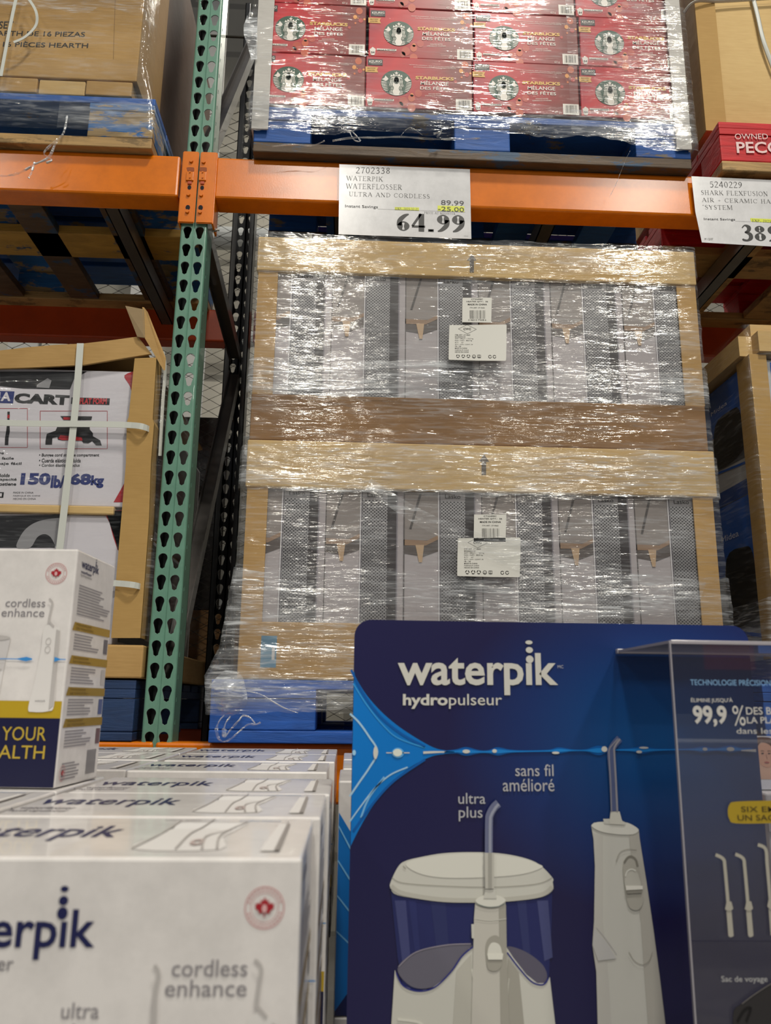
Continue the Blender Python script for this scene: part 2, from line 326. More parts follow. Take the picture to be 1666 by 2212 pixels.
DBW = M_wood('dark_blue_wood', '#1d3b66', '#2b333c', .3)
RAWW = M_wood('raw_wood', '#b7935c', '#8d7145', .45)
YELW = M_wood('yellowed_wood', '#b78f3e', '#36506b', .42)
REDW = M_wood('red_painted_wood', '#c8141c', '#c7a26a', .32)
WHITEB = M_paint('glossy_white_carton', '#e8e4e1', .22, 40, .02, .3)
WRAP = M_wrap('stretch_film', .24, .14, .10)
WRAP2 = M_wrap('stretch_film_dense', .55, .22, .12, 60, .02, .8)
WRAP3 = M_wrap('stretch_film_light', .13, .04, .07, 48, .06, .40, base=.03)
WRAPB = M_wrap('stretch_film_bunched', .95, .4, .12, 40, .4, .9)
WRAPT = M_wrap('stretch_film_tail', 2.4, .5, .12, 40, .4, .9)
STRAP = flat('#c9ccc4', .4)
PAPER = M_paint('laminated_paper', '#dcdcdd', .22, 30, .02, .35)
BOARDW = M_card('white_edge_board', '#cfccc6', '#bfbcb6')
STEEL_L = flat('#b9bcbb', .5)
# ------------------------------------------------------------------ setting
def struct(name, mb): return tag(mb.build(name), None, None, kind='structure')
b = MB(); t = Nt('concrete'); v = t.coord(); t.bsdf(t.ramp(t.noise(v, 2.5, 8, .6), [(.3, lin('#6f6c68')), (.7, lin('#8d8a85'))]), .35); b.box((-7, -9, -.1), (8, 6.2, 0), t.m); struct('floor', b)
b = MB(); t = Nt('pale_wall_panels'); v = t.coord((1.1, 1, .4)); br = t.n('ShaderNodeTexBrick'); br.inputs['Color1'].default_value = lin('#c2bdb0'); br.inputs['Color2'].default_value = lin('#a9a598'); br.inputs['Mortar'].default_value = lin('#8d8a80'); br.inputs['Scale'].default_value = .5; br.inputs['Mortar Size'].default_value = .015
mp = t.coord((1, 1, 1), (math.pi/2, 0, 0)); t.l(mp, br.inputs['Vector']); t.bsdf(br.outputs[0], .6)
b.box((-7, 6.0, 0), (8, 6.2, 9), t.m); struct('wall_back', b)
for i, (z, r) in enumerate([(2.2, .05), (2.55, .03), (3.3, .07), (4.2, .06), (5.1, .09)]):
    b = MB(); b.cyl((-7, 5.8-.1*(i % 2), z), (1, 0, 0), r, 15, STEEL_L); struct('trim_%d' % (i+1), b)
for i, x in enumerate([-2.35, -1.55, -1.2, .2]):
    b = MB(); b.box((x, 5.3, 0), (x+.12, 5.45, 7), flat('#8a8d8c', .5)); b.box((x-.04, 5.28, 0), (x+.16, 5.3, 7), flat('#c9c9c4', .5)); struct('trim_%d' % (i+6), b)
# ------------------------------------------------------------------ chain link mesh behind the rack
b = MB(); wire = flat('#3c3a33', .4, .5); PI_ = .042; Z0, Z1 = 1.25, 4.3
for k in range(int(4.2/PI_)):
    xc = -2.0+k*PI_; n = int((Z1-Z0)/(PI_*.62)); pts = []
    for i in range(n): pts.append((xc+(PI_/2 if (i+k) % 2 else -PI_/2), 2.93+(.002 if (i+k) % 2 else -.002), Z0+i*PI_*.55))
    b.tube(pts, .0019, wire, 4)
for z in (Z0, Z1): b.tube([(-2.05, 2.93, z), (2.2, 2.93, z)], .006, wire, 6)
tag(b.build('chain_link_panel'), 'dark chain link safety mesh stretched behind the pallet rack', 'mesh')
# ------------------------------------------------------------------ rack upright
def holed_strip(b, x0, x1, y, z0, n, pitch, hole, mat, rimmat, th=.003, ax='x'):
    """strip of punched cells; hole(list of (du,dv)) around the cell centre"""
    uc = (x0+x1)/2; hw = (x1-x0)/2; hh = pitch/2
    ring = []
    for du, dv in hole:
        k = max(abs(du-hole_c[0])/hw, abs(dv-hole_c[1])/hh, 1e-6); ring.append((du/k if k else 0, dv/k))
    # outer ring: rays from the cell centre on to the cell border, corners snapped
    ang = [math.atan2(dv, du) for du, dv in hole]
    outer = []
    for a in ang:
        c, s_ = math.cos(a), math.sin(a); k = min(hw/abs(c) if abs(c) > 1e-6 else 9, hh/abs(s_) if abs(s_) > 1e-6 else 9); outer.append([c*k, s_*k])
    for sx, sy in ((1, 1), (-1, 1), (-1, -1), (1, -1)):
        j = min(range(len(outer)), key=lambda i: (outer[i][0]-sx*hw)**2+(outer[i][1]-sy*hh)**2); outer[j] = [sx*hw, sy*hh]
    N = len(hole); mk = (lambda u, v, d: (u, y+d, v)) if ax == 'x' else (lambda u, v, d: (y+d, u, v))
    for i in range(n):
        zz = z0+(i+.5)*pitch
        vs = [mk(uc+p[0], zz+p[1], 0) for p in outer]+[mk(uc+p[0], zz+p[1], 0) for p in hole]+[mk(uc+p[0], zz+p[1], th) for p in hole]+[mk(uc+p[0], zz+p[1], th) for p in outer]
        f1 = [(j, (j+1) % N, N+(j+1) % N, N+j) for j in range(N)]; f2 = [(N+j, N+(j+1) % N, 2*N+(j+1) % N, 2*N+j) for j in range(N)]; f3 = [(2*N+j, 2*N+(j+1) % N, 3*N+(j+1) % N, 3*N+j) for j in range(N)]
        b.add(vs, f1+f3, mat); b.add(vs, f2, rimmat)
hole_c = (0, 0)
def teardrop(sx=1, dx=0):
    pts = []
    for i in range(14):
        a = math.radians(-28+236*i/13); pts.append((sx*(math.cos(a)*.0108)+dx, .007+math.sin(a)*.0108))
    pts += [(sx*-.0064+dx, -.009), (sx*-.0055+dx, -.0155), (sx*0+dx, -.019), (sx*.0055+dx, -.0155), (sx*.0064+dx, -.009)]
    return pts
def slot(w_=.003, h_=.006): return [(w_, -h_), (w_, 0), (w_, h_), (0, h_), (-w_, h_), (-w_, 0), (-w_, -h_), (0, -h_)]
def post(x0, x1, yf, dep, mat, name, parent, z0=0., z1=4.27, inner=None):
    b = MB(); pt = .0508; n = int((z1-z0)/pt); xm = (x0+x1)/2; inner = inner or mat; r = .006*(1 if dep > 0 else -1); sg = 1 if dep > 0 else -1; z1 = z0+n*pt
    holed_strip(b, x0+.006, xm-.003, yf, z0+.012, n-1, pt, teardrop(), mat, RIM if mat is GREEN else mat, .003*sg)
    holed_strip(b, xm+.003, x1-.006, yf, z0+.012, n-1, pt, teardrop(), mat, RIM if mat is GREEN else mat, .003*sg)
    b.box((x0+.006, yf, z0), (x1-.006, yf+.003*sg, z0+.012), mat)
    b.add([(xm-.003, yf, z0), (xm, yf+.002*sg, z0), (xm+.003, yf, z0), (xm-.003, yf, z1), (xm, yf+.002*sg, z1), (xm+.003, yf, z1)], [(0, 1, 4, 3), (1, 2, 5, 4)], mat)
    for sx, xe in ((-1, x0), (1, x1)):
        pr = []
        for i in range(5):
            a = math.pi/2*i/4; pr.append((xe-sx*.006+sx*.006*math.sin(a), yf+sg*(.006-.006*math.cos(a))))
        for th, rev in ((0, 0),):
            vs = [(p[0], p[1], z) for z in (z0, z1) for p in pr]; b.add(vs, [(i, i+1, 6+i, 5+i) for i in range(4)], mat, True)
        ya, yb = yf+sg*.006, yf+sg*abs(dep)
        holed_strip(b, min(ya, ya+sg*.028), max(ya, ya+sg*.028), xe, z0, n, pt, slot(), mat, mat, -sx*.003, 'y')
        b.box((min(xe, xe-sx*.003), min(ya+sg*.028, yb), z0), (max(xe, xe-sx*.003), max(ya+sg*.028, yb), z1), mat)
        b.box((min(xe, xe-sx*.018), min(yb-sg*.003, yb), z0), (max(xe, xe-sx*.018), max(yb-sg*.003, yb), z1), inner)
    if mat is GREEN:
        for xe in (x0+.0034, x1-.0039): b.box((xe, yf+.008, z0), (xe+.0005, yb-.004, z1), INNER_SHADE)  # dark sheets paint the shade inside the post, so the holes look black
        b.box((x0+.004, yb-.0045, z0), (x0+.022, yb-.0035, z1), INNER_SHADE)
    return b.build(name, parent)
PX0, PX1 = -.461, -.392
rack = thing('rack_upright', (-.43, 1.905, 0), 'green steel rack upright with teardrop holes between the two bays', 'rack post')
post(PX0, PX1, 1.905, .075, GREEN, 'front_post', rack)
post(-.468, -.386, 2.79, -.07, BLACKM, 'rear_post', rack)
def brace(pa, pb, ya, yb, nm='diagonal_brace', mt=DARKM, wd=.04):
    za, zb = P(*pa, ya)[2], P(*pb, yb)[2]; b = MB(); x = -.428
    a, c = Vector((x, ya, za)), Vector((x, yb, zb)); d = (c-a).normalized(); n = Vector((1, 0, 0)).cross(d)
    b.bar(a, c, .036, .003, mt); b.bar(a+Vector((.018, 0, 0)), c+Vector((.018, 0, 0)), .003, wd, mt); b.bar(a-Vector((.018, 0, 0)), c-Vector((.018, 0, 0)), .003, wd, mt)
    b.build(nm, rack)
brace((464, 480), (529, 775), 1.985, 2.73); brace((529, 810), (392, 1480), 2.73, 1.985); brace((548, 90), (468, 345), 2.73, 1.985)
b = MB(); b.bar((-.428, 1.985, P(529, 792, 2.75)[2]), (-.428, 2.73, P(529, 792, 2.75)[2]), .034, .034, DARKM)
# ------------------------------------------------------------------ beams
def beam(name, x0, x1, y0, y1, zt, h, mat, label, plate_at=None, group=None):
    th = thing(name, ((x0+x1)/2, (y0+y1)/2, zt-h), label, 'shelf beam', group)
    b = MB(); b.box((x0, y0, zt-h), (x1, y1, zt), mat, .006); b.build('beam_tube', th); return th
ZB = 2.952; FY = 1.903
def plate(th, px0, px1, side, zt, zb, mat, detail=True):
    b = MB(); y0, y1 = FY-.008, FY-.002
    x0, x1 = P(px0, 410, y0)[0], P(px1, 410, y0)[0]
    bm = bmesh.new(); bmesh.ops.create_cube(bm, size=1)
    for v in bm.verts: v.co = Vector(((x0+x1)/2+v.co.x*(x1-x0), (y0+y1)/2+v.co.y*(y1-y0), (zt+zb)/2+v.co.z*(zt-zb)))
    bmesh.ops.bevel(bm, geom=bm.edges[:], offset=.0025, segments=2, affect='EDGES'); b.bm(bm, mat)
    xo = x1 if side > 0 else x0     # flange wrapped back along the post
    b.box((min(xo, xo-side*.005), y0+.002, zb), (max(xo, xo-side*.005), y0+.062, zt-.004), mat, .001)
    b.build('end_plate', th); return (x0, x1)
bL = beam('shelf_beam', -2.7, -.474, 1.9, 1.97, ZB, .122, ORANGE, 'orange front shelf beam left of the green post, holding the tan carton pallet')
bR = beam('shelf_beam', -.380, 2.3, 1.9, 1.97, ZB, .122, ORANGE, 'orange front shelf beam right of the green post with price signs on it')
zpb = P(430, 484, 1.9)[2]
plate(bL, 389, 424.5, -1, ZB+.012, zpb, ORANGE); plate(bR, 427.5, 465, 1, ZB+.012, zpb, ORANGE)
q = zc(370, 320, 12.29); FP = Frame((0, FY-.008, 0))
def at(x, y): return q([(x, y)])[0]
for th, rv, hl, tb in ((bL, [(535, 350), (460, 1235), (430, 1690)], [(482, 1045), (440, 1578)], (420, 610)), (bR, [(862, 372), (798, 1250), (765, 1700)], [(820, 1055), (780, 1582)], (757, 945))):
    for r_ in rv:
        u, v = FP.px(*at(*r_)); b = MB(); b.cyl((u, FY-.008, v), (0, -1, 0), .0052, .0045, ORANGE, 18, .0046); b.build('rivet', th)
    for i, r_ in enumerate(hl):
        u, v = FP.px(*at(*r_)); b = MB(); b.ell(FP, u, v, .0047+.001*i, .0062+.001*i, flat('#0b0b0b', .8), 1); b.ell(FP, u, v, .0055+.001*i, .0071+.001*i, ORANGE_B, .5); b.build('bolt_hole', th, label='dark hole in end plate')
    b = MB(); b.ppoly(FP, smooth([at(*p) for p in [(tb[0], 515), (tb[1]-20, 515), (tb[1], 570), (tb[1]-15, 620), (tb[0]+30, 620), (tb[0], 570)]], True, 4), flat('#8e4206', .6), 1)
    u0, v1 = FP.px(*at(tb[0]-10, 640)); u1, v0 = FP.px(*at(tb[1]-20, 880)); b.box((u0, FY-.012, v0), (u1, FY-.007, v1), ORANGE, .0012)
    for yy in (665, 805):
        u, v = FP.px(*at((tb[0]+tb[1])/2-10, yy)); b.cyl((u, FY-.012, v), (0, -1, 0), .0022, .002, ORANGE, 12)
    u0, v1 = FP.px(*at(tb[0]+25, 890)); u1, v0 = FP.px(*at(tb[1]-70, 970)); b.box((u0, FY-.011, v0), (u1, FY-.007, v1), ORANGE_B, .001)
    b.build('safety_clip', th)
# weld beads on the right plate
b = MB(); u0 = FP.px(*at(1090, 260))[0]
for i in range(16):
    u, v = FP.px(*at(1140-i*4+random.uniform(-14, 14), 270+i*62)); b.cyl((u, 1.9, v), (random.uniform(-.3, .3), -1, random.uniform(-.3, .3)), .003, .0025, ORANGE, 7, .001)
b.build('weld_bead', bR)
b = MB(); u, v = FP.px(*at(1120, 1970)); b.cyl((u-.01, 1.93, v), (1, 0, 0), .005, .012, GALV, 6); b.cyl((u-.02, 1.93, v), (1, 0, 0), .003, .03, GALV, 10); b.build('bolt', bR, label='bright steel bolt')
ZL = 1.455
beam('shelf_beam', -2.7, -.432, 1.9, 1.97, ZL, .13, ORANGE, 'low orange shelf beam behind the white boxes, left of the green post foot')
beam('shelf_beam', -.427, 2.3, 1.9, 1.97, ZL, .13, ORANGE, 'low orange shelf beam behind the white boxes, under the blue pallet of heater boxes')
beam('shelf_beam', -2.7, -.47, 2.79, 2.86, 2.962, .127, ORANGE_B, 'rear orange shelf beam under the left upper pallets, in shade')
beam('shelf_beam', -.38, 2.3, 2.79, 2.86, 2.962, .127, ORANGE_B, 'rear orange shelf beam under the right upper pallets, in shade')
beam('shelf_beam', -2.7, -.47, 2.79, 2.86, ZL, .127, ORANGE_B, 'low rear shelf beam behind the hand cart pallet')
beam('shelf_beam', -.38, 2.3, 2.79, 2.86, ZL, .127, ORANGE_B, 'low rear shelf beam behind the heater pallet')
def crossbar(x, label, z=2.95):
    b = MB(); y0, y1 = 1.972, 2.79
    b.box((x-.02, y0, z-.055), (x+.02, y1, z-.052), DARKM); b.box((x-.02, y0, z-.055), (x-.017, y1, z-.002), GALV); b.box((x+.017, y0, z-.055), (x+.02, y1, z-.002), GALV)
    tag(b.build('pallet_support_bar', origin=(x, 2.4, z-.055)), label, 'steel bar', 'steel bars between front and rear beams')
for x, l in ((P(245, 500, 2.1)[0], 'dark steel pallet support bar under the worn left pallet, beside the green post'), (P(1600, 560, 2.2)[0], 'dark steel pallet support bar above the blue carton load, far right'), (.55, 'dark steel pallet support bar under the coffee pallet, right one'), (-.05, 'dark steel pallet support bar under the coffee pallet, left one')):
    crossbar(x, l)
# ------------------------------------------------------------------ pallets
def pallet(name, x0, x1, y0, y1, z0, z1, mat, label, tm=None, blocks=(0, .5, 1), bw=.14, bot=.020, topt=.02, sub_=None, under=None, mid=None):
    th = thing(name, ((x0+x1)/2, (y0+y1)/2, z0), label, 'pallet'); tm = tm or mat; under = under or mat
    n = 7; wd = (y1-y0)/n
    for i in range(n):
        b = MB(); b.box((x0, y0+i*wd+.001, z1-topt), (x1, y0+(i+1)*wd-(.03 if 0 < i < n-1 else .004), z1), tm, .002); b.build('deck_board', th)
    zs = z1-topt
    for k, f_ in enumerate(blocks):
        cx = x0+bw/2+(x1-x0-bw)*f_
        b = MB(); b.box((cx-bw/2, y0, zs-.02), (cx+bw/2, y1, zs-.0005), mat, .0015); b.build('stringer_board', th)
        for yy in (y0+.002, (y0+y1)/2-.06, y1-.122):
            b = MB(); b.box((cx-bw/2, yy, z0+bot), (cx+bw/2, yy+.12, zs-.0205), mat, .003); b.build('block', th)
    for yy, w_ in ((y0+.0015, .12), ((y0+y1)/2-.07, .14), (y1-.13, .13)):
        b = MB(); b.box((x0, yy, z0), (x1, yy+w_, z0+bot-.0005), (mid if mid and w_ == .14 else sub_) or mat, .0025); b.build('bottom_board', th)
    for k, f_ in enumerate((.2, .42, .64, .86)):
        cx = x0+(x1-x0)*f_; b = MB(); b.box((cx-.05, y0+.14, z0), (cx+.05, y1-.14, z0+bot-.003), under, .002); b.build('bottom_board', th)
    return th
pallet('wooden_pallet', -1.75, P(331, 270, 1.875)[0], 1.875, 2.86, ZB+.001, P(330, 213, 1.875)[2], BLUEW2, 'worn blue pallet under the tan carton load, upper left', tm=BLUEW, bw=.17, sub_=RAWW, under=DARKW, mid=YELW, bot=.03)
pallet('wooden_pallet', P(545, 340, 1.87)[0], P(1497, 372, 1.87)[0], 1.87, 2.84, ZB+.001, P(900, 243, 1.87)[2], BLUEW, 'blue pallet under the red coffee boxes, resting on the upper beam', bw=.15, blocks=(0, .52, 1), sub_=DARKW, bot=.03)
pallet('wooden_pallet', P(1556, 300, 1.87)[0], 2.2, 1.87, 2.85, ZB+.001, P(1560, 262, 1.87)[2], REDW, 'bright red pallet with white stencilled lettering, upper right', bw=.3, sub_=RAWW, under=RAWW, bot=.03)
ZPT = 1.594
pallet('wooden_pallet', -.306, .93, 1.87, 2.84, ZL+.001, ZPT, BLUEN, 'blue pallet under the wrapped heater boxes, resting on the lower beam', bw=.235, blocks=(0, .5, 1), bot=.028)
pallet('wooden_pallet', -1.7, -.48, 1.9, 2.85, ZL+.001, 1.59, DBW, 'dark blue pallet under the hand cart cartons, lower left', tm=DBW, bw=.12)
pallet('wooden_pallet', .97, 2.2, 1.9, 2.85, ZL+.001, 1.6, BLUEW, 'blue pallet under the air purifier load, mostly behind the display card')
# stencil on red pallet
b = MB(); F = Frame((0, 1.8695, 0)); q = zc(1480, 230, 7.135); wp = flat('#e6c9c6', .7)
b.ptext(F, 'OWNED BY', *q([(765, 420)])[0], *q([(1480, 505)])[0], wp, 1); b.ptext(F, 'PECO', *q([(785, 545)])[0], *q([(1500, 720)])[0], wp, 1, .02)
rp = [o for o in bpy.data.objects if o.get('label', '').startswith('bright red pallet')][0]
b.build('stencilled_lettering', rp, label='white stencilled lettering')
# ------------------------------------------------------------------ generic carton
def carton(name, x0, x1, y0, y1, z0, z1, mat, label, cat='carton', group=None, art=None, bev=.003):
    b = MB(); b.box((x0, y0, z0), (x1, y1, z1), mat, bev)
    if art: art(b, Frame((0, y0, 0)))
    o = b.build(name, origin=((x0+x1)/2, (y0+y1)/2, z0)); return tag(o, label, cat, group)
BLK = flat('#24211d', .7)
# upper left load (tan cartons)
zA = P(300, 212, 1.885)[2]+.004; XA = -.603
qa = zc(0, 0, 2.975)
def artA(b, F):
    b.ptext(F, 'DINNERWARE TIC SET', -170, 46, 82/2.975, 62, BLK, 1, .012)
    b.ptext(F, 'VAJILLA HEARTH DE 16 PIEZAS', -115, 65, 183, 83, BLK, 1, .012, y2=79)
    b.ptext(F, 'VAISSELLE 16 PIÈCES HEARTH', -105, 86, 190, 104, BLK, 1, .012, y2=99)
    b.pline(F, [(249, 0), (245, 128)], 1.2, flat('#8d6f45', .8), 1, False)
zA1 = P(200, 172, 1.885)[2]
carton('shipping_carton', -1.7, XA, 1.885, 2.13, zA1, 3.95, CARD, 'large tan shipping carton with black printed dinnerware lettering, upper left', art=artA)
for i in range(5):
    x1 = XA-.01-i*.125; x0 = x1-.122
    carton('small_carton', x0, x1, 1.885+.004*(i % 2), 2.4, zA, zA1-.003, CARD_L if i % 2 else CARD, 'short tan carton on the worn blue pallet, %s from the right' % ['first', 'second', 'third', 'fourth', 'fifth'][i], group='short cartons on the upper left pallet')
carton('shipping_carton', -1.7, XA-.004, 2.135, 2.85, zA1, 3.95, M_card('shaded_cardboard', '#6b5340', '#57422f'), 'carton behind the lettered tan carton, side shade painted dark brown, beside the green post')  # darker board colour paints the shade on the side of this load
carton('shipping_carton', -1.7, XA-.02, 2.41, 2.8, zA, zA1-.003, CARD_D, 'brown carton deep in the upper left load, under the tan one')
# ------------------------------------------------------------------ red coffee boxes
def M_red():
    t = Nt('red_print'); v = t.coord((3.4, 1, 6)); a = t.noise(v, 1.2, 2); t2 = t.coord((1, 1, 1)); 
    sp = t.n('ShaderNodeSeparateXYZ'); t.l(t2, sp.inputs[0]); f_ = t.math('ADD', t.math('MULTIPLY', sp.outputs[0], 1.6), t.math('MULTIPLY', a, .9))
    t.bsdf(t.ramp(f_, [(.2, lin('#8a1a37')), (.42, lin('#c9141f')), (.62, lin('#b3161e')), (.85, lin('#7d2a22'))]), .3); return t.m
RED = M_red()
ZS = [P(900, 238, 1.87)[2]+.006]; HS = .1635
XS0 = -.2435-.04; WS = .2935
GR = flat('#14472f', .4); WT = flat('#e9e4da', .4); GOLD = flat('#d9a74a', .4)
def star_pts(cu, cv, r, ri=.42, n=5, rot=90): return [(cu+(r if i % 2 == 0 else r*ri)*math.cos(math.radians(rot+i*180/n)), cv+(r if i % 2 == 0 else r*ri)*math.sin(math.radians(rot+i*180/n))) for i in range(2*n)]
def coffee_art(b, F):
    q = zc(780, 110, 6.408); Q = lambda *p: q([p])[0]
    for cx, cy, r, c in [(705, 610, 24, '#e0873a'), (700, 655, 48, '#c9582c'), (795, 590, 50, '#b8402a'), (590, 700, 62, '#bb4428'), (700, 790, 55, '#c25028'), (1385, 280, 28, '#e59a4a'), (1515, 312, 15, '#e59a4a'), (1392, 367, 14, '#d0703a'), (1465, 330, 32, '#b5352a'), (1440, 195, 46, '#c45a2c'), (1425, 297, 8, '#e9a860'), (1310, 430, 20, '#b0352a'), (545, 745, 40, '#b04028')]:
        x, y = Q(cx, cy)
        if y < 241: b.pell(F, x, y, r/6.408, r/6.408, flat(c, .4), 1, n=18)
    b.prect(F, *Q(98, 112), *Q(300, 205), flat('#1b1917', .4), 2); b.ptext(F, 'KEURIG', *Q(115, 135), *Q(288, 168), WT, 3, .02); b.prect(F, *Q(130, 176), *Q(270, 180), WT, 3); b.prect(F, *Q(140, 188), *Q(260, 192), WT, 3)
    b.ppoly(F, [Q(62, 218), Q(240, 228), Q(222, 262), Q(238, 302), Q(62, 292)], GOLD, 2); b.ptext(F, 'ÉDITION', *Q(92, 232), *Q(198, 250), BLK, 3); b.ptext(F, 'LIMITÉE', *Q(90, 262), *Q(190, 280), BLK, 3)
    b.ptext(F, 'NOTRE ENGAGEMENT : QUE 100 % DE NOS CAFÉS RESPECTENT', *Q(668, 186), *Q(1372, 244), WT, 2, .0, y2=Q(0, 200)[1]); b.ptext(F, 'DES PRATIQUES D\'APPROVISIONNEMENT ÉTHIQUES', *Q(728, 216), *Q(1315, 258), WT, 2, 0, y2=Q(0, 232)[1])
    b.ptext(F, 'STARBUCKS', *Q(755, 350), *Q(1285, 416), flat('#e0b257', .4), 2, .045, y2=Q(0, 396)[1]); b.ptext(F, 'MÉLANGE', *Q(826, 410), *Q(1212, 484), WT, 2, .012, y2=Q(0, 472)[1]); b.ptext(F, 'DES FÊTES', *Q(820, 482), *Q(1222, 552), WT, 2, .012, y2=Q(0, 536)[1])
    b.ptext(F, 'DOUCES NOTES', *Q(935, 590), *Q(1108, 608), WT, 2); b.ptext(F, 'D\'ÉRABLE ET D\'HERBES', *Q(888, 612), *Q(1155, 632), WT, 2)
    b.ppoly(F, [Q(*p) for p in smooth([(85, 690), (78, 670), (100, 660), (120, 640), (145, 655), (165, 672), (160, 695), (150, 750), (122, 756), (98, 748)], True, 3)], WT, 2); b.ptext(F, '54', *Q(100, 704), *Q(148, 732), BLK, 3, .02)
    b.prect(F, *Q(180, 660), *Q(456, 698), WT, 2); b.ptext(F, 'FACILE À RETIRER', *Q(190, 668), *Q(446, 690), BLK, 3)
    for i, y in enumerate((705, 722, 740)): b.prect(F, *Q(185, y), *Q(440-50*i, y+6), flat('#d9b0a8', .5), 2)
    b.prect(F, *Q(1312, 668), *Q(1536, 824), WT, 2)
    random.seed(3); x = 1345
    while x < 1500: w_ = random.choice((4, 6, 9)); b.prect(F, *Q(x, 692), *Q(x+w_, 796), BLK, 3); x += w_+random.choice((5, 7, 10))
    b.ptext(F, '621 g', *Q(1196, 772), *Q(1268, 808), WT, 2); b.prect(F, *Q(1070, 736), *Q(1262, 742), flat('#d9b0a8', .5), 2); b.prect(F, *Q(1140, 712), *Q(1262, 717), flat('#d9b0a8', .5), 2)
    # round green emblem: crowned long-haired figure
    cx, cy, R = 490, 445, 212; u0, v0 = F.px(*Q(cx, cy)); ru = F.px(*Q(cx+R, cy))[0]-u0; rv = ru*.97
    b.ell(F, u0, v0, ru, rv, GR, 2, 44); S = ru
    L = lambda pts: [(u0+x*S, v0+y*S) for x, y in pts]
    b.poly(F, star_pts(u0, v0+.72*S, .15*S), WT, 4)
    b.poly(F, L([(-.40, .42), (-.36, .62), (-.25, .52), (-.2, .7), (-.08, .56), (0, .62), (.08, .56), (.2, .7), (.25, .52), (.36, .62), (.40, .42), (.2, .50), (0, .53), (-.2, .50)]), WT, 3)
    b.poly(F, L(smooth([(-.42, .1), (-.38, .32), (-.2, .44), (0, .47), (.2, .44), (.38, .32), (.42, .1), (.5, -.25), (.36, -.45), (.44, -.8), (0, -.97), (-.44, -.8), (-.36, -.45), (-.5, -.25)], True, 4)), WT, 3)
    b.poly(F, L(smooth([(-.17, .12), (-.2, .3), (0, .42), (.2, .3), (.17, .12), (0, -.05)], True, 4)), WT, 5)
    b.ell(F, u0, v0+.19*S, .2*S, .27*S, GR, 4.5, 24); b.ell(F, u0, v0+.19*S, .165*S, .235*S, WT, 5, 24)
    for sx in (-1, 1):
        b.ell(F, u0+sx*.07*S, v0+.24*S, .035*S, .012*S, GR, 6, 8)
        for k, (a, bb) in enumerate(((.24, .30), (.33, .40), (.42, .50))):
            pts = smooth([(sx*a*.75, .36-.03*k, .02), (sx*(a+.02), .2, .03), (sx*a, .0, .035), (sx*(bb-.02), -.2, .035), (sx*(a-.06), -.42, .035), (sx*(bb-.02), -.64, .035), (sx*(a-.04), -.88+.05*k, .02)], False, 4)
            b.ribbon(F, [(u0+x*S, v0+y*S, ww*S*1.1) for x, y, ww in pts], GR, 5)
        b.poly(F, L([(sx*.52, .28), (sx*.72, .52), (sx*.78, .34), (sx*.95, .22), (sx*.72, .12), (sx*.6, .14)]), WT, 3)
        for k in range(7):
            y = .05-.115*k; xo = math.sqrt(max(.0, .975-(y)**2)); xi = .66-.02*k
            if xo > xi: b.ribbon(F, [(u0+sx*xi*S, v0+(y+.05)*S, .03*S), (u0+sx*(xi+xo)/2*S, v0+(y+.01)*S, .055*S), (u0+sx*xo*.99*S, v0+(y-.02)*S, .06*S)], WT, 3)
    b.poly(F, L([(-.035, .08), (.035, .08), (0, .06)]), GR, 6); b.poly(F, L([(-.05, .04), (.05, .04), (0, .015)]), GR, 6); b.ribbon(F, [(u0, v0+.24*S, .01*S), (u0+.01*S, v0+.12*S, .014*S)], GR, 6)
x2 = P(789, 180, 1.872)[0]; b = MB(); b.box((x2+.0015, 1.872, ZS[0]), (x2+WS-.0015, 2.30, ZS[0]+HS-.002), RED, .0025); coffee_art(b, Frame((0, 1.872, 0)))
base = (x2+WS/2-.1, 2.1, ZS[0]); proto = tag(b.build('coffee_box', origin=base), 'red holiday coffee box, bottom row, second column from the left', 'box', 'red coffee boxes on the upper pallet')
rows = ['bottom row', 'second row', 'third row', 'fourth row']; cols = ['leftmost column', 'second column from the left', 'third column from the left', 'rightmost column']
for r_ in range(4):
    for c in range(4):
        if (r_, c) == (0, 1): continue
        dx = (c-1)*WS+(.006 if (r_ % 2 and c) else 0)+random.uniform(-.001, .001); dy = random.uniform(0, .004)
        if c == 0: dx += .002
        l = 'red holiday coffee box, %s, %s' % (rows[r_], cols[c])
        copy_tree(proto, (base[0]+dx, base[1]+dy, base[2]+r_*HS), l)
for side, xa, xb_, l in ((-1, P(547, 200, 1.86)[0], P(583, 200, 1.86)[0], 'white corner board at the left edge of the red coffee boxes'), (1, P(1453, 200, 1.86)[0], P(1485, 200, 1.86)[0], 'white corner board at the right edge of the red coffee boxes')):
    b = MB(); zb_ = P(560, 278, 1.86)[2] if side < 0 else P(1480, 322, 1.86)[2]
    b.box((xa, 1.86, zb_), (xb_, 1.865, 4.0), BOARDW, .001); xo = xa if side < 0 else xb_-.005; b.box((xo, 1.865, zb_), (xo+.005, 1.93, 4.0), BOARDW, .001)
    tag(b.build('edge_protector', origin=((xa+xb_)/2, 1.86, zb_)), l, 'corner board')
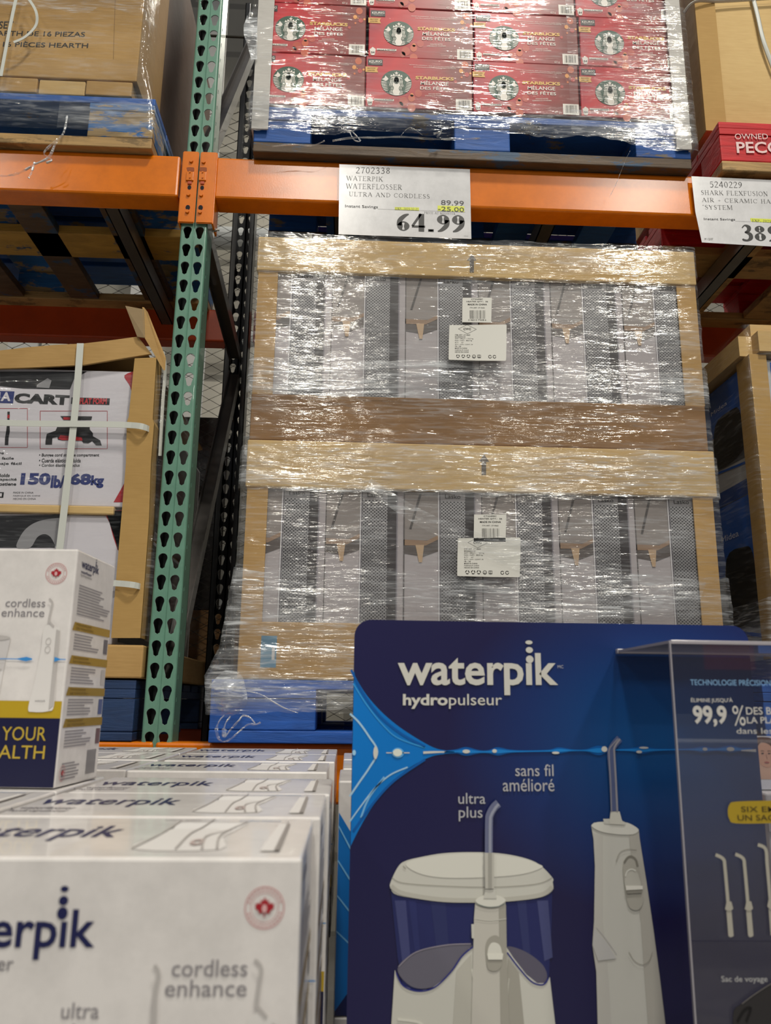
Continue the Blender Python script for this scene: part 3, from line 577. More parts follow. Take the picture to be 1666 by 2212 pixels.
# ------------------------------------------------------------------ upper right load
XC = P(1556, 200, 1.95)[0]
bC = P(1510, 100, 1.95)[0]
carton('shipping_carton', bC, 2.1, 1.95, 2.8, P(1560, 262, 1.95)[2]-.03, 4.0, CARD_L, 'tall plain tan carton on the red pallet, upper right')
b = MB(); b.box((bC-.006, 1.94, 3.13), (bC+.055, 1.946, 4.0), CARD_E, .001); b.box((bC-.006, 1.946, 3.13), (bC-.001, 2.0, 4.0), CARD_E, .001); tag(b.build('edge_protector', origin=(bC, 1.94, 3.13)), 'brown corner board on the plain tan carton, upper right', 'corner board')
b = MB(); pts = [P(1620, -30, 1.94), P(1636, 30, 1.937), P(1650, 90, 1.935), P(1672, 150, 1.935)]; b.tube(smooth(pts, False, 5), .006, STRAP, 6, .15); tag(b.build('packing_strap', origin=tuple(pts[0])), 'loose white plastic strap over the plain tan carton', 'strap')
b = MB(); pts = smooth([P(1478, 28, 1.945), P(1492, 10, 1.93), P(1512, 2, 1.93), P(1560, 3, 1.937), P(1670, -4, 1.937)], False, 5); b.tube(pts, .005, STRAP, 6, .15); tag(b.build('packing_strap', origin=tuple(pts[0])), 'white plastic strap around the top corner of the plain tan carton', 'strap')
b = MB(); pts = smooth([P(1440, 460, 1.9), P(1470, 300, 1.92)], False)
# ------------------------------------------------------------------ lower left load: hand cart cartons
XD = -.545; DW = flat('#cfccd2', .35); DK = flat('#1c1c1f', .4); RD = flat('#a5202a', .4); NV = flat('#23306e', .4); GY = flat('#8d8d90', .4)
zDs, zDm, zDt = 1.594, P(200, 1098, 1.91)[2], P(200, 800, 1.91)[2]
q5 = zc(0, 800, 5.819); q4 = zc(0, 480, 2.975)
def D5(*p): return q5([p])[0]
def D4(*p): return q4([p])[0]
def artD1(b, F):
    b.ppoly(F, [D4(0, 1045), D4(0, 1055), D4(150, 1070), D4(450, 1075), D4(475, 1010), D4(560, 960), D4(0, 960)], DK, 1)
    b.ppoly(F, [D5(470, 180), D5(600, 100), D5(650, 130), D5(620, 225), D5(460, 215)], GY, 2)
    b.ppoly(F, [D4(x, y) for x, y in smooth([(800, 985), (838, 1060), (850, 1150), (845, 1250), (905, 1250), (905, 980)], True, 4)], RD, 1)
    b.ppoly(F, [D4(860, 1540), D4(820, 1640), D4(770, 1730), D4(730, 1800), D4(880, 1800), D4(880, 1540)], RD, 1)
    b.prect(F, *D5(-400, 250), *D5(165, 415), NV, 1); b.ptext(F, 'A', *D5(22, 275), *D5(132, 388), DW, 2, .04); b.ptext(F, 'I', *D5(-28, 275), *D5(-4, 388), DW, 2, .04)
    b.ptext(F, 'CART', *D5(190, 285), *D5(865, 440), DK, 1, .06, y2=D5(0, 412)[1]); b.prect(F, *D5(900, 340), *D5(1375, 436), DK, 1); b.ptext(F, 'FLAT FORM', *D5(1010, 350), *D5(1340, 428), flat('#c23a40', .4), 2, .04)
    for x0, y0, x1, y1 in ((505, 512, 1350, 985), (-600, 480, 345, 970)):
        for a in ((x0, y0, x1, y0), (x0, y1, x1, y1), (x0, y0, x0, y1), (x1, y0, x1, y1)): b.pline(F, [D5(a[0], a[1]), D5(a[2], a[3])], 1.1, RD, 1, False)
    b.ppoly(F, [D5(*p) for p in [(760, 575), (1160, 580), (1150, 625), (800, 625)]], DK, 2); b.prect(F, *D5(800, 590), *D5(880, 625), RD, 3)
    b.ppoly(F, [D5(*p) for p in [(720, 715), (1130, 715), (1130, 745), (1170, 790), (1170, 830), (1260, 880), (1280, 945), (1210, 945), (1160, 890), (1110, 920), (1050, 915), (1030, 885), (780, 880), (730, 870), (725, 835), (660, 850), (655, 935), (572, 935), (575, 880), (590, 800), (700, 760)]], DK, 2)
    b.ppoly(F, [D5(*p) for p in [(760, 815), (1030, 845), (1040, 885), (780, 880), (735, 860)]], RD, 3)
    b.ppoly(F, [D5(*p) for p in [(95, 520), (125, 520), (120, 640), (125, 770), (110, 850), (105, 940), (62, 940), (65, 850), (80, 760), (95, 640)]], DK, 2); b.prect(F, *D5(98, 560), *D5(122, 605), RD, 3)
    for i, (s1, xe) in enumerate((('• Bungee cord storage compartment', 1245), ('• Cuerda elástica incluida', 1015), ('• Cordon élastique inclus', 1000))): b.ptext(F, s1, *D5(495, 1045+64*i), *D5(xe, 1095+64*i), DK, 1, .02)
    for i, (s1, xa, xe) in enumerate((('Easy storage', -330, 48), ('Rangement facile', -330, 172), ('Almacenaje fácil', -300, 268))): b.ptext(F, s1, *D5(xa, 1022+66*i), *D5(xe, 1066+66*i), DK, 1, .02)
    for i, (s1, xa, xe) in enumerate((('Holds', -30, 122), ('Capacité', -45, 208), ('Sostiene', -40, 203))): b.ptext(F, s1, *D5(xa, 1300+54*i), *D5(xe, 1342+54*i), DK, 1, .03)
    b.ptext(F, '150', *D5(270, 1290), *D5(630, 1440), NV, 1, .05); b.ptext(F, 'lb/', *D5(650, 1320), *D5(810, 1480), NV, 1, .05); b.ptext(F, '68', *D5(890, 1295), *D5(1140, 1440), NV, 1, .05); b.ptext(F, 'kg', *D5(1150, 1320), *D5(1298, 1480), NV, 1, .05)
    b.prect(F, *D5(-60, 1530), *D5(42, 1602), DK, 1); b.prect(F, *D5(-40, 1545), *D5(22, 1588), DW, 2)
    for i, (s1, xe) in enumerate((('MADE IN CHINA', 420), ('FABRIQUÉ EN CHINE', 505), ('HECHO EN CHINA', 450))): b.ptext(F, s1, *D5(168, 1526+39*i), *D5(xe, 1549+39*i), DK, 1)
def artD2(b, F):
    b.ppoly(F, [D5(-300, 1830), D5(640, 1820), D5(870, 1790), D5(860, 1820), D5(700, 1990), D5(690, 2230), D5(-300, 2230)], DK, 1)
    b.ppoly(F, [D5(*p) for p in smooth([(215, 2230), (240, 2120), (330, 1990), (480, 1900), (700, 1860), (760, 1900), (730, 2230), (640, 2100), (560, 2060), (470, 2100), (380, 2230)], True, 4)], GY, 2)
    b.ppoly(F, [D5(1300, 1770), D5(1380, 1920), D5(1420, 2080), D5(1480, 2260), D5(1640, 2260), D5(1640, 1760)], RD, 1)
    b.ppoly(F, [D4(680, 1860), D4(700, 1920), D4(740, 2040), D4(760, 2110), D4(790, 2110), D4(790, 1850)], RD, 1)
carton('cart_carton', -1.6, XD, 1.91, 2.82, zDm+.004, zDt, DW, 'white and red hand cart carton, the upper one, with 150lb lettering', art=artD1)
carton('cart_carton', -1.6, XD, 1.91, 2.82, zDs+.075, zDm-.017, DW, 'white, black and red hand cart carton, the lower one, partly behind a white box', art=artD2)
b = MB(); b.box((-1.6, 1.9, zDm-.0165), (XD-.02, 2.8, zDm+.0035), CARD_L, .003); tag(b.build('cardboard_strip', origin=(-1, 1.91, zDm-.02)), 'thin crumpled cardboard sheet between the two hand cart cartons', 'cardboard')
# base tray of that load, cap, corner boards
b = MB(); b.box((-1.62, 1.895, zDs), (-.468, 2.83, zDs+.0745), CARD, .004); tag(b.build('cardboard_tray', origin=(-1, 2.3, zDs)), 'tan cardboard base tray taped under the hand cart cartons', 'tray')
def seg(b, pts_b, pts_t, y0, y1, mat):  # bent board strip
    n = len(pts_b); vs = []
    for (x, z), (x2_, z2) in zip(pts_b, pts_t): vs += [(x, y0, z), (x2_, y0, z2), (x, y1, z), (x2_, y1, z2)]
    for i in range(n-1):
        a = 4*i; b.add([vs[a+j] for j in range(8)], [(0, 4, 5, 1), (2, 3, 7, 6), (1, 5, 7, 3), (0, 2, 6, 4)], mat)
    b.add([vs[j] for j in range(4)], [(0, 1, 3, 2)], mat); b.add([vs[-4+j] for j in range(4)], [(0, 2, 3, 1)], mat)
def PZ(px, py, Y): p = P(px, py, Y); return (p[0], p[2])
capd = thing('cardboard_cover', (-1.0, 1.9, 2.36), 'tan cardboard edge cap sloping over the hand cart cartons', 'cardboard')
b = MB(); top = [(-120, 775), (0, 757), (60, 750), (120, 745), (180, 742), (240, 735), (298, 727)]; bot = [(-120, 812), (0, 796), (60, 794), (120, 791), (180, 788), (240, 778), (327, 764)]
seg(b, [PZ(*p, 1.893) for p in bot], [PZ(*p, 1.893) for p in top], 1.893, 1.90, CARD); b.build('front_flap', capd)
b = MB(); tp = [PZ(*p, 1.893) for p in top]; vs = []
for x, z in tp: vs += [(x, 1.893, z), (x, 2.82, z)]
b.add(vs, [(2*i, 2*i+2, 2*i+3, 2*i+1) for i in range(len(tp)-1)], CARD); b.add([(x, y, z-.004) for x, y, z in vs], [(2*i, 2*i+1, 2*i+3, 2*i+2) for i in range(len(tp)-1)], CARD); b.build('top_sheet', capd)
cb = thing('edge_protector', (-.5, 1.895, zDs+.075), 'tan corner board at the right edge of the hand cart cartons, creased', 'corner board')
b = MB(); c_l = [(291, 774), (278, 900), (274, 912), (272, 1000), (262, 1120), (256, 1190), (240, 1378)]; c_r = [(338, 772), (330, 905), (333, 915), (326, 1000), (322, 1120), (317, 1190), (303, 1378)]
seg(b, [PZ(*p, 1.893) for p in c_r], [PZ(*p, 1.893) for p in c_l], 1.893, 1.899, CARD_E); b.build('front_leg', cb)
b = MB(); rr = [PZ(*p, 1.893) for p in c_r]; vs = []
for x, z in rr: vs += [(x, 1.893, z), (x, 1.953, z)]
b.add(vs, [(2*i, 2*i+1, 2*i+3, 2*i+2) for i in range(len(rr)-1)], CARD_E); b.build('side_leg', cb)
lb = thing('edge_protector', (-.53, 1.88, 2.38), 'loose tan corner board sticking up at an angle beside the green post', 'corner board')
b = MB(); A = lambda x, y, Y: P(*D4(x, y), Y)
th_ = .004
f1 = [A(805, 537, 1.885), A(925, 560, 1.88), A(932, 742, 1.88), A(882, 735, 1.885)]
for off in (0,): b.add([tuple(p) for p in f1]+[tuple(np.array(p)+np.array([0, th_, 0])) for p in f1], [(0, 1, 2, 3), (7, 6, 5, 4), (0, 4, 5, 1), (1, 5, 6, 2), (2, 6, 7, 3), (3, 7, 4, 0)], M_card('shaded_board', '#a08a68'))
b.build('left_leg', lb)
b = MB(); f1 = [A(915, 545, 1.88), A(938, 575, 1.90), A(1055, 870, 1.90), A(1050, 950, 1.90), A(925, 735, 1.88)]
b.add([tuple(p) for p in f1]+[tuple(np.array(p)+np.array([th_, th_*.5, 0])) for p in f1], [(0, 1, 2, 3, 4), (9, 8, 7, 6, 5)]+[(i, 5+i, 5+(i+1) % 5, (i+1) % 5) for i in range(5)], CARD); b.build('right_leg', lb)
# straps on the hand cart load
def strap(pts, wd, label, Y=1.888):
    b = MB(); fr = Frame((0, Y, 0)); sp = smooth([P(*p[:2], p[2] if len(p) > 2 else Y) for p in pts], False, 5); vs = []
    for i, p in enumerate(sp):
        p = np.array(p); a = np.array(sp[max(i-1, 0)]); c = np.array(sp[min(i+1, len(sp)-1)]); d = c-a; d /= np.linalg.norm(d); n = np.cross(d, (0, 1, 0)); 
        if np.linalg.norm(n) < .5: n = np.array((0, 0, 1.))
        n /= np.linalg.norm(n); vs += [p+n*wd/2, p-n*wd/2, p+n*wd/2+np.array((0, -.0015, 0)), p-n*wd/2+np.array((0, -.0015, 0))]
    k = len(sp); b.add([tuple(v) for v in vs], [f for i in range(k-1) for f in ((4*i, 4*i+4, 4*i+5, 4*i+1), (4*i+2, 4*i+3, 4*i+7, 4*i+6), (4*i, 4*i+2, 4*i+6, 4*i+4), (4*i+1, 4*i+5, 4*i+7, 4*i+3))], STRAP)
    o = b.build('packing_strap', origin=tuple(sp[0])); return tag(o, label, 'strap')
strap([(174, 742), (166, 850), (157, 940), (148, 1020), (138, 1110), (124, 1230)], .0165, 'vertical white plastic strap over the hand cart cartons')
strap([(-40, 912, 1.885), (60, 915, 1.885), (160, 916, 1.885), (270, 918, 1.885), (318, 925, 1.885), (352, 950, 2.0)], .015, 'horizontal white plastic strap around the hand cart cartons, the upper one')
strap([(200, 1260, 1.885), (250, 1260, 1.885), (300, 1266, 1.887), (330, 1280, 2.0)], .014, 'short white plastic strap on the corner board, just above the tape')
strap([(352, 760, 1.93), (357, 800, 1.93), (352, 870, 1.93), (346, 985, 1.93)], .008, 'grey plastic strap hanging beside the corner board by the green post')
# side of that load seen behind the post: dark carton tops in film
for k, o in enumerate([x for x in bpy.data.objects if x.name.startswith('cart_carton')]):
    b = MB(); F = Frame((-.544, 0, 0), (0, 1, 0), (0, 0, 1)); lo = o.location.z; hi = (zDt if lo > zDm else zDm-.018)
    b.rect(F, 1.96, lo+.01, 2.8, hi-.01, flat('#2b2423', .35), 1)
    for i in range(5): b.rect(F, 2.06+.14*i, lo+.1, 2.13+.14*i, lo+.25, flat('#5a2524', .4), 2); b.rect(F, 2.06+.14*i, lo+.03, 2.12+.14*i, lo+.08, flat('#7d7a78', .4), 2)
    b.build('printed_side_panel', o, label='dark printed carton side')
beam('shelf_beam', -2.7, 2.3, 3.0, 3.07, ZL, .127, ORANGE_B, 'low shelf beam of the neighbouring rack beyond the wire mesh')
zq0, zq1, zq2 = P(420, 1472, 3.05)[2], P(450, 1320, 3.05)[2], P(450, 905, 3.05)[2]
pallet('wooden_pallet', -1.7, -.475, 3.0, 3.9, ZL+.001, zq0, DARKW, 'dark pallet beyond the wire mesh, seen between the posts', bw=.1)
carton('shipping_carton', -1.7, -.475, 3.02, 3.88, zq0+.001, zq1, CARD_D, 'brown carton beyond the wire mesh, low between the green and black posts')
WD = M_paint('dark_film_bundle', '#2c2724', .22, 30, .9, .3); carton('wrapped_bundle', -1.7, -.485, 3.03, 3.88, zq1+.001, zq2, WD, 'dark glossy wrapped bundle beyond the wire mesh between the posts', 'bundle')
# ------------------------------------------------------------------ price signs
def sign_paper(b, x0, x1, z0, z1, y, bow=.0, skew=(0, 0)):
    n = 8; vs = []
    for i in range(n+1):
        for j in range(n+1):
            u, v = i/n, j/n; x = x0+(x1-x0)*u+skew[0]*(1-v); z = z0+(z1-z0)*v; vs.append((x, y-bow*(1-v)**1.6, z))
    f = [(i*(n+1)+j, (i+1)*(n+1)+j, (i+1)*(n+1)+j+1, i*(n+1)+j+1) for i in range(n) for j in range(n)]
    b.add(vs, f, PAPER, True); m_ = len(vs); b.add([(a, c+.0008, d) for a, c, d in vs], [tuple(reversed(q_)) for q_ in f], PAPER, True)
Y1 = 1.888; F = Frame((0, Y1, 0)); q = zc(730, 340, 5.553); Q = lambda *p: q([p])[0]; GD = flat('#3b3b3a', .5); GM = flat('#555553', .5); YL = flat('#d8e04a', .4)
b = MB(); b.ppoly(F, [Q(18, 82), Q(1585, 142), Q(1602, 978), Q(8, 922)], PAPER, 0); pp = [F.w(*F.px(*Q(*p)), -2) for p in ((18, 82), (1585, 142), (1602, 978), (8, 922))]; b.add(pp, [(3, 2, 1, 0)], PAPER)
b.pserif(F, '2702338', *Q(215, 118), *Q(630, 196), Q(0, 190)[1], GD, 1, T=.085, t=.04, extra=.06)
b.pserif(F, 'WATERPIK', *Q(105, 222), *Q(540, 288), Q(0, 276)[1], GM, 1, T=.08, t=.035); b.pserif(F, 'WATERFLOSSER', *Q(100, 314), *Q(770, 388), Q(0, 374)[1], GM, 1, T=.08, t=.035)
b.pserif(F, '*ULTRA AND CORDLESS', *Q(100, 412), *Q(1105, 494), Q(0, 462)[1], GM, 1, T=.08, t=.035)
b.ptext(F, '89.99', *Q(1238, 512), *Q(1512, 582), GD, 1, 0, y2=Q(0, 570)[1]); b.ppoly(F, [Q(1198, 578), Q(1516, 588), Q(1518, 656), Q(1196, 640)], YL, 1); b.ptext(F, '-25.00', *Q(1202, 590), *Q(1514, 656), GD, 2, 0, y2=Q(0, 642)[1])
b.ptext(F, 'Instant Savings', *Q(88, 566), *Q(480, 622), GD, 1, .004, y2=Q(0, 610)[1]); b.ppoly(F, [Q(684, 596), Q(975, 602), Q(975, 640), Q(682, 630)], YL, 1); b.pserif(F, 'EXP. 2025-12-21', *Q(690, 602), *Q(968, 636), Q(0, 628)[1], GM, 2, T=.09, t=.05)
b.pline(F, [Q(478, 620), Q(1530, 658)], .35, GM, 1.5, False)
b.pserif(F, 'PRICE AT REGISTER', *Q(1036, 652), *Q(1410, 688), Q(0, 676)[1], GM, 1, T=.08, t=.04)
b.pserif(F, '64.99', *Q(705, 672), *Q(1530, 902), Q(0, 884)[1], GD, 1, T=.21, t=.05, extra=.04)
b.prect(F, *Q(1512, 942), *Q(1565, 946), GM, 1)
tag(b.build('price_sign', origin=tuple(P(875, 515, Y1))), 'white price card reading 64.99 hanging from the orange beam', 'price sign')
Y2 = 1.885; F = Frame((0, Y2, 0)); q = zc(1480, 230, 7.135)
b = MB(); b.ppoly(F, [Q(100, 1075), Q(2000, 1165), Q(2060, 2200), Q(262, 2095), Q(160, 1620)], PAPER, 0); pp = [F.w(*F.px(*Q(*p)), -2) for p in ((100, 1075), (2000, 1165), (2060, 2200), (262, 2095), (160, 1620))]; b.add(pp, [(4, 3, 2, 1, 0)], PAPER)
b.pserif(F, '5240229', *Q(375, 1155), *Q(888, 1256), Q(0, 1246)[1], GD, 1, T=.085, t=.04, extra=.06); b.pserif(F, 'SHARK FLEXFUSION', *Q(243, 1292), *Q(1280, 1382), Q(0, 1360)[1], GM, 1, T=.08, t=.035)
b.pserif(F, 'AIR + CERAMIC HAIR', *Q(258, 1408), *Q(1440, 1500), Q(0, 1470)[1], GM, 1, T=.08, t=.035); b.pserif(F, '^SYSTEM', *Q(270, 1518), *Q(738, 1592), Q(0, 1584)[1], GM, 1, T=.08, t=.035)
b.ptext(F, 'Instant Savings', *Q(290, 1716), *Q(775, 1770), GD, 1, .004, y2=Q(0, 1762)[1]); b.pline(F, [Q(775, 1768), Q(1010, 1778)], .35, GM, 1, False)
b.ppoly(F, [Q(1005, 1722), Q(1700, 1755), Q(1700, 1808), Q(1020, 1775)], YL, 1); b.pserif(F, 'EXP. 2025-12-21', *Q(1030, 1740), *Q(1500, 1800), Q(0, 1775)[1], GM, 2, T=.09, t=.05)
b.pserif(F, '389.99', *Q(850, 1822), *Q(2000, 2105), Q(0, 2068)[1], GD, 1, T=.2, t=.05, extra=.04); b.ptext(F, 'M 12/07', *Q(302, 2030), *Q(435, 2062), GM, 1)
tag(b.build('price_sign', origin=tuple(P(1600, 525, Y2))), 'white price card starting with 38, at the right edge on the orange beam', 'price sign')
# ------------------------------------------------------------------ heater boxes
HX0, HX1 = -.246, .874; NB = 6; WB = (HX1-HX0)/NB
t = Nt('perforated_print'); v = t.coord(); sp = t.n('ShaderNodeSeparateXYZ'); t.l(v, sp.inputs[0])
dots = t.math('MULTIPLY', t.math('SINE', t.math('MULTIPLY', sp.outputs[0], 2*math.pi/.0086)), t.math('SINE', t.math('MULTIPLY', sp.outputs[2], 2*math.pi/.0078)))
zg = t.noise(t.coord((.3, 1, 6)), 1.3, 2); lite = t.ramp(zg, [(.3, lin('#6d6c6e')), (.7, lin('#a9a8aa'))]); mx = t.n('ShaderNodeMix', data_type='RGBA'); t.l(t.math('GREATER_THAN', dots, .18), mx.inputs[0]); t.l(lite, mx.inputs[6]); mx.inputs[7].default_value = lin('#19191b')
t.bsdf(mx.outputs[2], .4); GRILL = t.m
qh = zc(600, 580, 5.553); H = lambda *p: qh([p])[0]
ZT0, ZT1 = P(795, 862, 1.885)[2]-.01, P(795, 593, 1.885)[2]
def heater_art(b, F):
    x0 = P(715, 720, 1.885)[0]; W = WB; z0, z1 = ZT0, ZT1; hh = z1-z0
    R = lambda a, c, d, e, m_, lv: b.rect(F, x0+a*W, z1-e*hh, x0+d*W, z1-c*hh, m_, lv)
    R(0, 0, 1, 1, flat('#a7a1a3', .4), 1)                       # pale room
    R(0, 0, .44, .36, flat('#8b8480', .4), 2)                   # armchair
    b.poly(F, [(x0+W*x, z1-hh*y) for x, y in ((.0, .36), (.44, .34), (.44, .42), (.25, .46), (0, .44))], flat('#5a5350', .4), 3)
    b.poly(F, [(x0+W*x, z1-hh*y) for x, y in ((.0, .345), (.30, .35), (.44, .31), (.44, .34), (.28, .385), (0, .385))], flat('#8f7660', .4), 4)
    b.poly(F, [(x0+W*x, z1-hh*y) for x, y in ((.15, .38), (.26, .38), (.235, .50), (.195, .50))], flat('#b59a7c', .4), 5)
    b.poly(F, [(x0+W*x, z1-hh*y) for x, y in ((.20, .02), (.23, .02), (.10, .27), (.07, .27))], flat('#4f4a48', .4), 4)
    R(0, 0, .012, 1, flat('#55504f', .4), 4); R(.44, 0, .455, 1, flat('#c8c6c9', .4), 5); R(.455, 0, .48, 1, flat('#5d5a60', .4), 5)
    R(.47, 0, .79, .07, flat('#8c8a8c', .4), 6); R(.47, .07, .79, 1, GRILL, 6); R(.79, 0, .905, 1, flat('#3b3738', .35), 6); R(.905, 0, .92, 1, flat('#77737a', .4), 6)
    b.text(F, 'Lasko', x0+.53*W, z1-.052*hh, .2*W, .03*hh, BLK, 8)
YH = 1.885; x0 = P(715, 720, YH)[0]; b = MB(); b.box((x0+.001, YH, ZT0), (x0+WB-.001, YH+.16, ZT1), flat('#8f8a8c', .4), .0015); heater_art(b, Frame((0, YH, 0)))
hb = (x0+WB/2, YH+.08, ZT0); hp = tag(b.build('heater_box', origin=hb), 'x', 'box', 'tower heater boxes in the wrapped stack')
names = ['leftmost', 'second from the left', 'third from the left', 'fourth from the left', 'fifth from the left', 'rightmost']
Z2 = P(795, 1062, YH)[2]-(ZT1-ZT0); xs = [HX0+i*WB for i in range(6)]; off = x0-xs[1]
first = True
for tier, dz in (('upper', 0), ('lower', P(795, 1058, YH)[2]-ZT1)):
    for i in range(6):
        l = 'grey printed tower heater box in the %s tier, %s' % (tier, names[i]); loc = (hb[0]+(i-1)*WB, hb[1]+random.uniform(0, .002), hb[2]+dz)
        if tier == 'upper' and i == 1: hp['label'] = l; continue
        copy_tree(hp, loc, l)
# cardboard trays round each tier
def cardband(b, x0, x1, z0, z1, y, mat=CARD, wob=.0):
    n = 14; vs = []
    for i in range(n+1):
        x = x0+(x1-x0)*i/n; w_ = wob*noise.noise((x*4, z0*9, 0)); vs += [(x, y, z0+w_), (x, y, z1+w_*.5)]
    b.add(vs, [(2*i, 2*i+2, 2*i+3, 2*i+1) for i in range(n)], mat)
ZA = [P(1000, 528, 1.875)[2], P(1000, 600, 1.875)[2], P(1000, 862, 1.875)[2], P(1000, 962, 1.875)[2], P(1000, 1062, 1.875)[2], P(700, 1345, 1.875)[2], ZPT]
yb = 1.875
def tier(zt, ztb, zbt, zb, label, lid_over=.004, ex=0):
    th = thing('cardboard_tray', (.31, 2.3, zb), label, 'display tray')
    b = MB(); b.box((HX0-.008, yb-lid_over, ztb), (HX1+.006+ex, 2.78, zt), CARD_L, .003)
    b.build('lid', th)
    b = MB(); b.box((HX0-.005, yb, zb), (HX1+.003+ex, 2.78, zbt), CARD_D if zb > 1.8 else CARD, .003); b.build('base', th)
    for s_, xa in ((-1, HX0-.004), (1, HX1-.046)):
        b = MB(); b.box((xa, yb+.001, zbt-.002), (xa+.05, yb+.006, ztb+.002), CARD, .001); xo = xa if s_ < 0 else xa+.045; b.box((xo, yb+.006, zbt-.002), (xo+.005, 2.75, ztb+.002), CARD, .001); b.build('corner_post', th)
    b = MB(); b.box((HX0, YH+.17, zbt+.001), (HX1, 2.7, ztb-.001), flat('#4c4a4c', .6)); b.build('inner_pack', th)
    return th
T1 = tier(ZA[0], ZA[1], ZA[2], ZA[3]+.001, 'tan cardboard tray and lid around the upper tier of heater boxes')
T2 = tier(ZA[3], ZA[4], ZA[5], ZA[6]+.001, 'tan cardboard tray and lid around the lower tier of heater boxes', ex=.008)
AR = flat('#5c5348', .7)
for th, (ax, ay, s_) in ((T1, (1020, 549, 1)), (T2, (1046, 982, 1.1))):
    F = Frame((0, yb-.004, 0)); b = MB()
    b.ppoly(F, [(ax, ay), (ax+10*s_, ay+14*s_), (ax+4*s_, ay+14*s_), (ax+4*s_, ay+40*s_), (ax-5*s_, ay+40*s_), (ax-5*s_, ay+14*s_), (ax-11*s_, ay+14*s_)], AR, 1); b.build('printed_arrow', th, label='dark grey printed arrow')
b = MB(); F = Frame((0, yb, 0)); b.prect(F, 565, 1373, 596, 1442, flat('#5c86a0', .4), 1); b.prect(F, 588, 1395, 593, 1425, flat('#c9c9c9', .4), 2); b.build('blue_tape_patch', T2, label='blue printed patch on brown tray')
# labels
def ship_label(kind, px, py, sx, label):
    YY = 1.848; F = Frame((0, YY, 0)); b = MB(); W_ = flat('#d9d8d0', .25)
    q = zc(930, 620, 7.573); o = np.array((px, py))
    Q = lambda x, y: ((o[0]+(x/7.573)*sx), (o[1]+(y/7.573)*sx))
    if kind == 0:
        b.ppoly(F, [Q(x, y) for x, y in ((527, 175), (1005, 175), (995, 582), (520, 575))], W_, 0)
        b.ptext(F, 'CT22498C', *Q(668, 190), *Q(860, 210), BLK, 1, .01); b.ptext(F, 'HEATER QTY.:  36', *Q(590, 228), *Q(942, 252), BLK, 1, .01); b.ptext(F, 'MADE IN CHINA', *Q(612, 272), *Q(925, 300), BLK, 1, .015); b.ptext(F, 'ITM./ART. 2714662', *Q(645, 330), *Q(888, 350), BLK, 1)
        random.seed(5); x = 645
        while x < 905: w_ = random.choice((4, 6, 10)); b.prect(F, *Q(x, 382), *Q(x+w_, 520), BLK, 1); x += w_+random.choice((5, 7, 9))
        b.ptext(F, '0 46013 77658 6', *Q(622, 528), *Q(912, 552), BLK, 1)
    else:
        b.ppoly(F, [Q(x, y) for x, y in ([(312, 622), (700, 620), (1235, 612), (1247, 625), (1246, 900), (1238, 1195), (1225, 1208), (800, 1204), (310, 1190), (298, 1180), (302, 900)])], W_, 0)
        for a, c in (((458, 685), (600, 618)), ((600, 618), (752, 692)), ((752, 692), (605, 765)), ((605, 765), (458, 685))): b.pline(F, [Q(*a), Q(*c)], .5, BLK, 1, False)
        b.ptext(F, 'CWC', *Q(540, 670), *Q(665, 704), BLK, 1, .02)
        for i, s1 in enumerate(['ITM./ART. 2714662', 'ED20250221B', 'GW / BRUT: 110,0 kg', 'NW / NET:  88,0 kg', '0,71    m³', 'QTY / QTÉ / CONT: 36', '18 / 36', 'MADE IN CHINA', 'FABRIQUÉ CHINE', 'HECHO EN CHINA']): b.ptext(F, s1, *Q(402, 775+31*i), *Q(402+[250, 170, 300, 280, 140, 290, 100, 200, 225, 225][i], 795+31*i), BLK, 1, .004)
        for i, xx in enumerate((450, 538, 622)):
            for k in range(3):
                u, v_ = F.px(*Q(xx, 1132)); r_ = .0042*sx*1.05; b.ell(F, u, v_, r_, r_, BLK, 1, 8, 100+120*k, 190+120*k, inner=.62)
        u, v_ = F.px(*Q(713, 1137)); b.ell(F, u, v_, .0047, .0047, BLK, 1, 20, inner=.8); b.ell(F, u, v_, .0028, .0028, BLK, 1, 12, 180, 360, inner=.6)
        u, v_ = F.px(*Q(798, 1135)); b.rect(F, u-.004, v_-.004, u+.004, v_+.004, BLK, 1); b.rect(F, u-.0028, v_-.0028, u+.0028, v_+.0028, W_, 2); b.rect(F, u-.0006, v_-.004, u+.0006, v_+.004, BLK, 3)
        for xx in (975, 1048): u, v_ = F.px(*Q(xx, 1140)); b.ell(F, u, v_, .0043, .0043, BLK, 1, 16, 30, 360, inner=.7)
    bk = [v for v in b.v[:len(b.f[0])]]; b.add([(x, y+.0008, z) for x, y, z in bk], [tuple(reversed(range(len(bk))))], W_)
    u, v_ = F.px(*Q(770, 600)); tag(b.build('shipping_label', origin=(u, YY, v_)), label, 'label', 'white shipping labels on the wrapped heater stack')
ship_label(0, 930, 620, 1, 'small white barcode sticker on the upper heater tier'); ship_label(1, 930, 620, 1, 'large creased white label with recycling marks on the upper heater tier')
ship_label(0, 948, 1086, 1.1, 'small white barcode sticker on the lower heater tier'); ship_label(1, 945, 1073, 1.09, 'large white label with recycling marks on the lower heater tier')
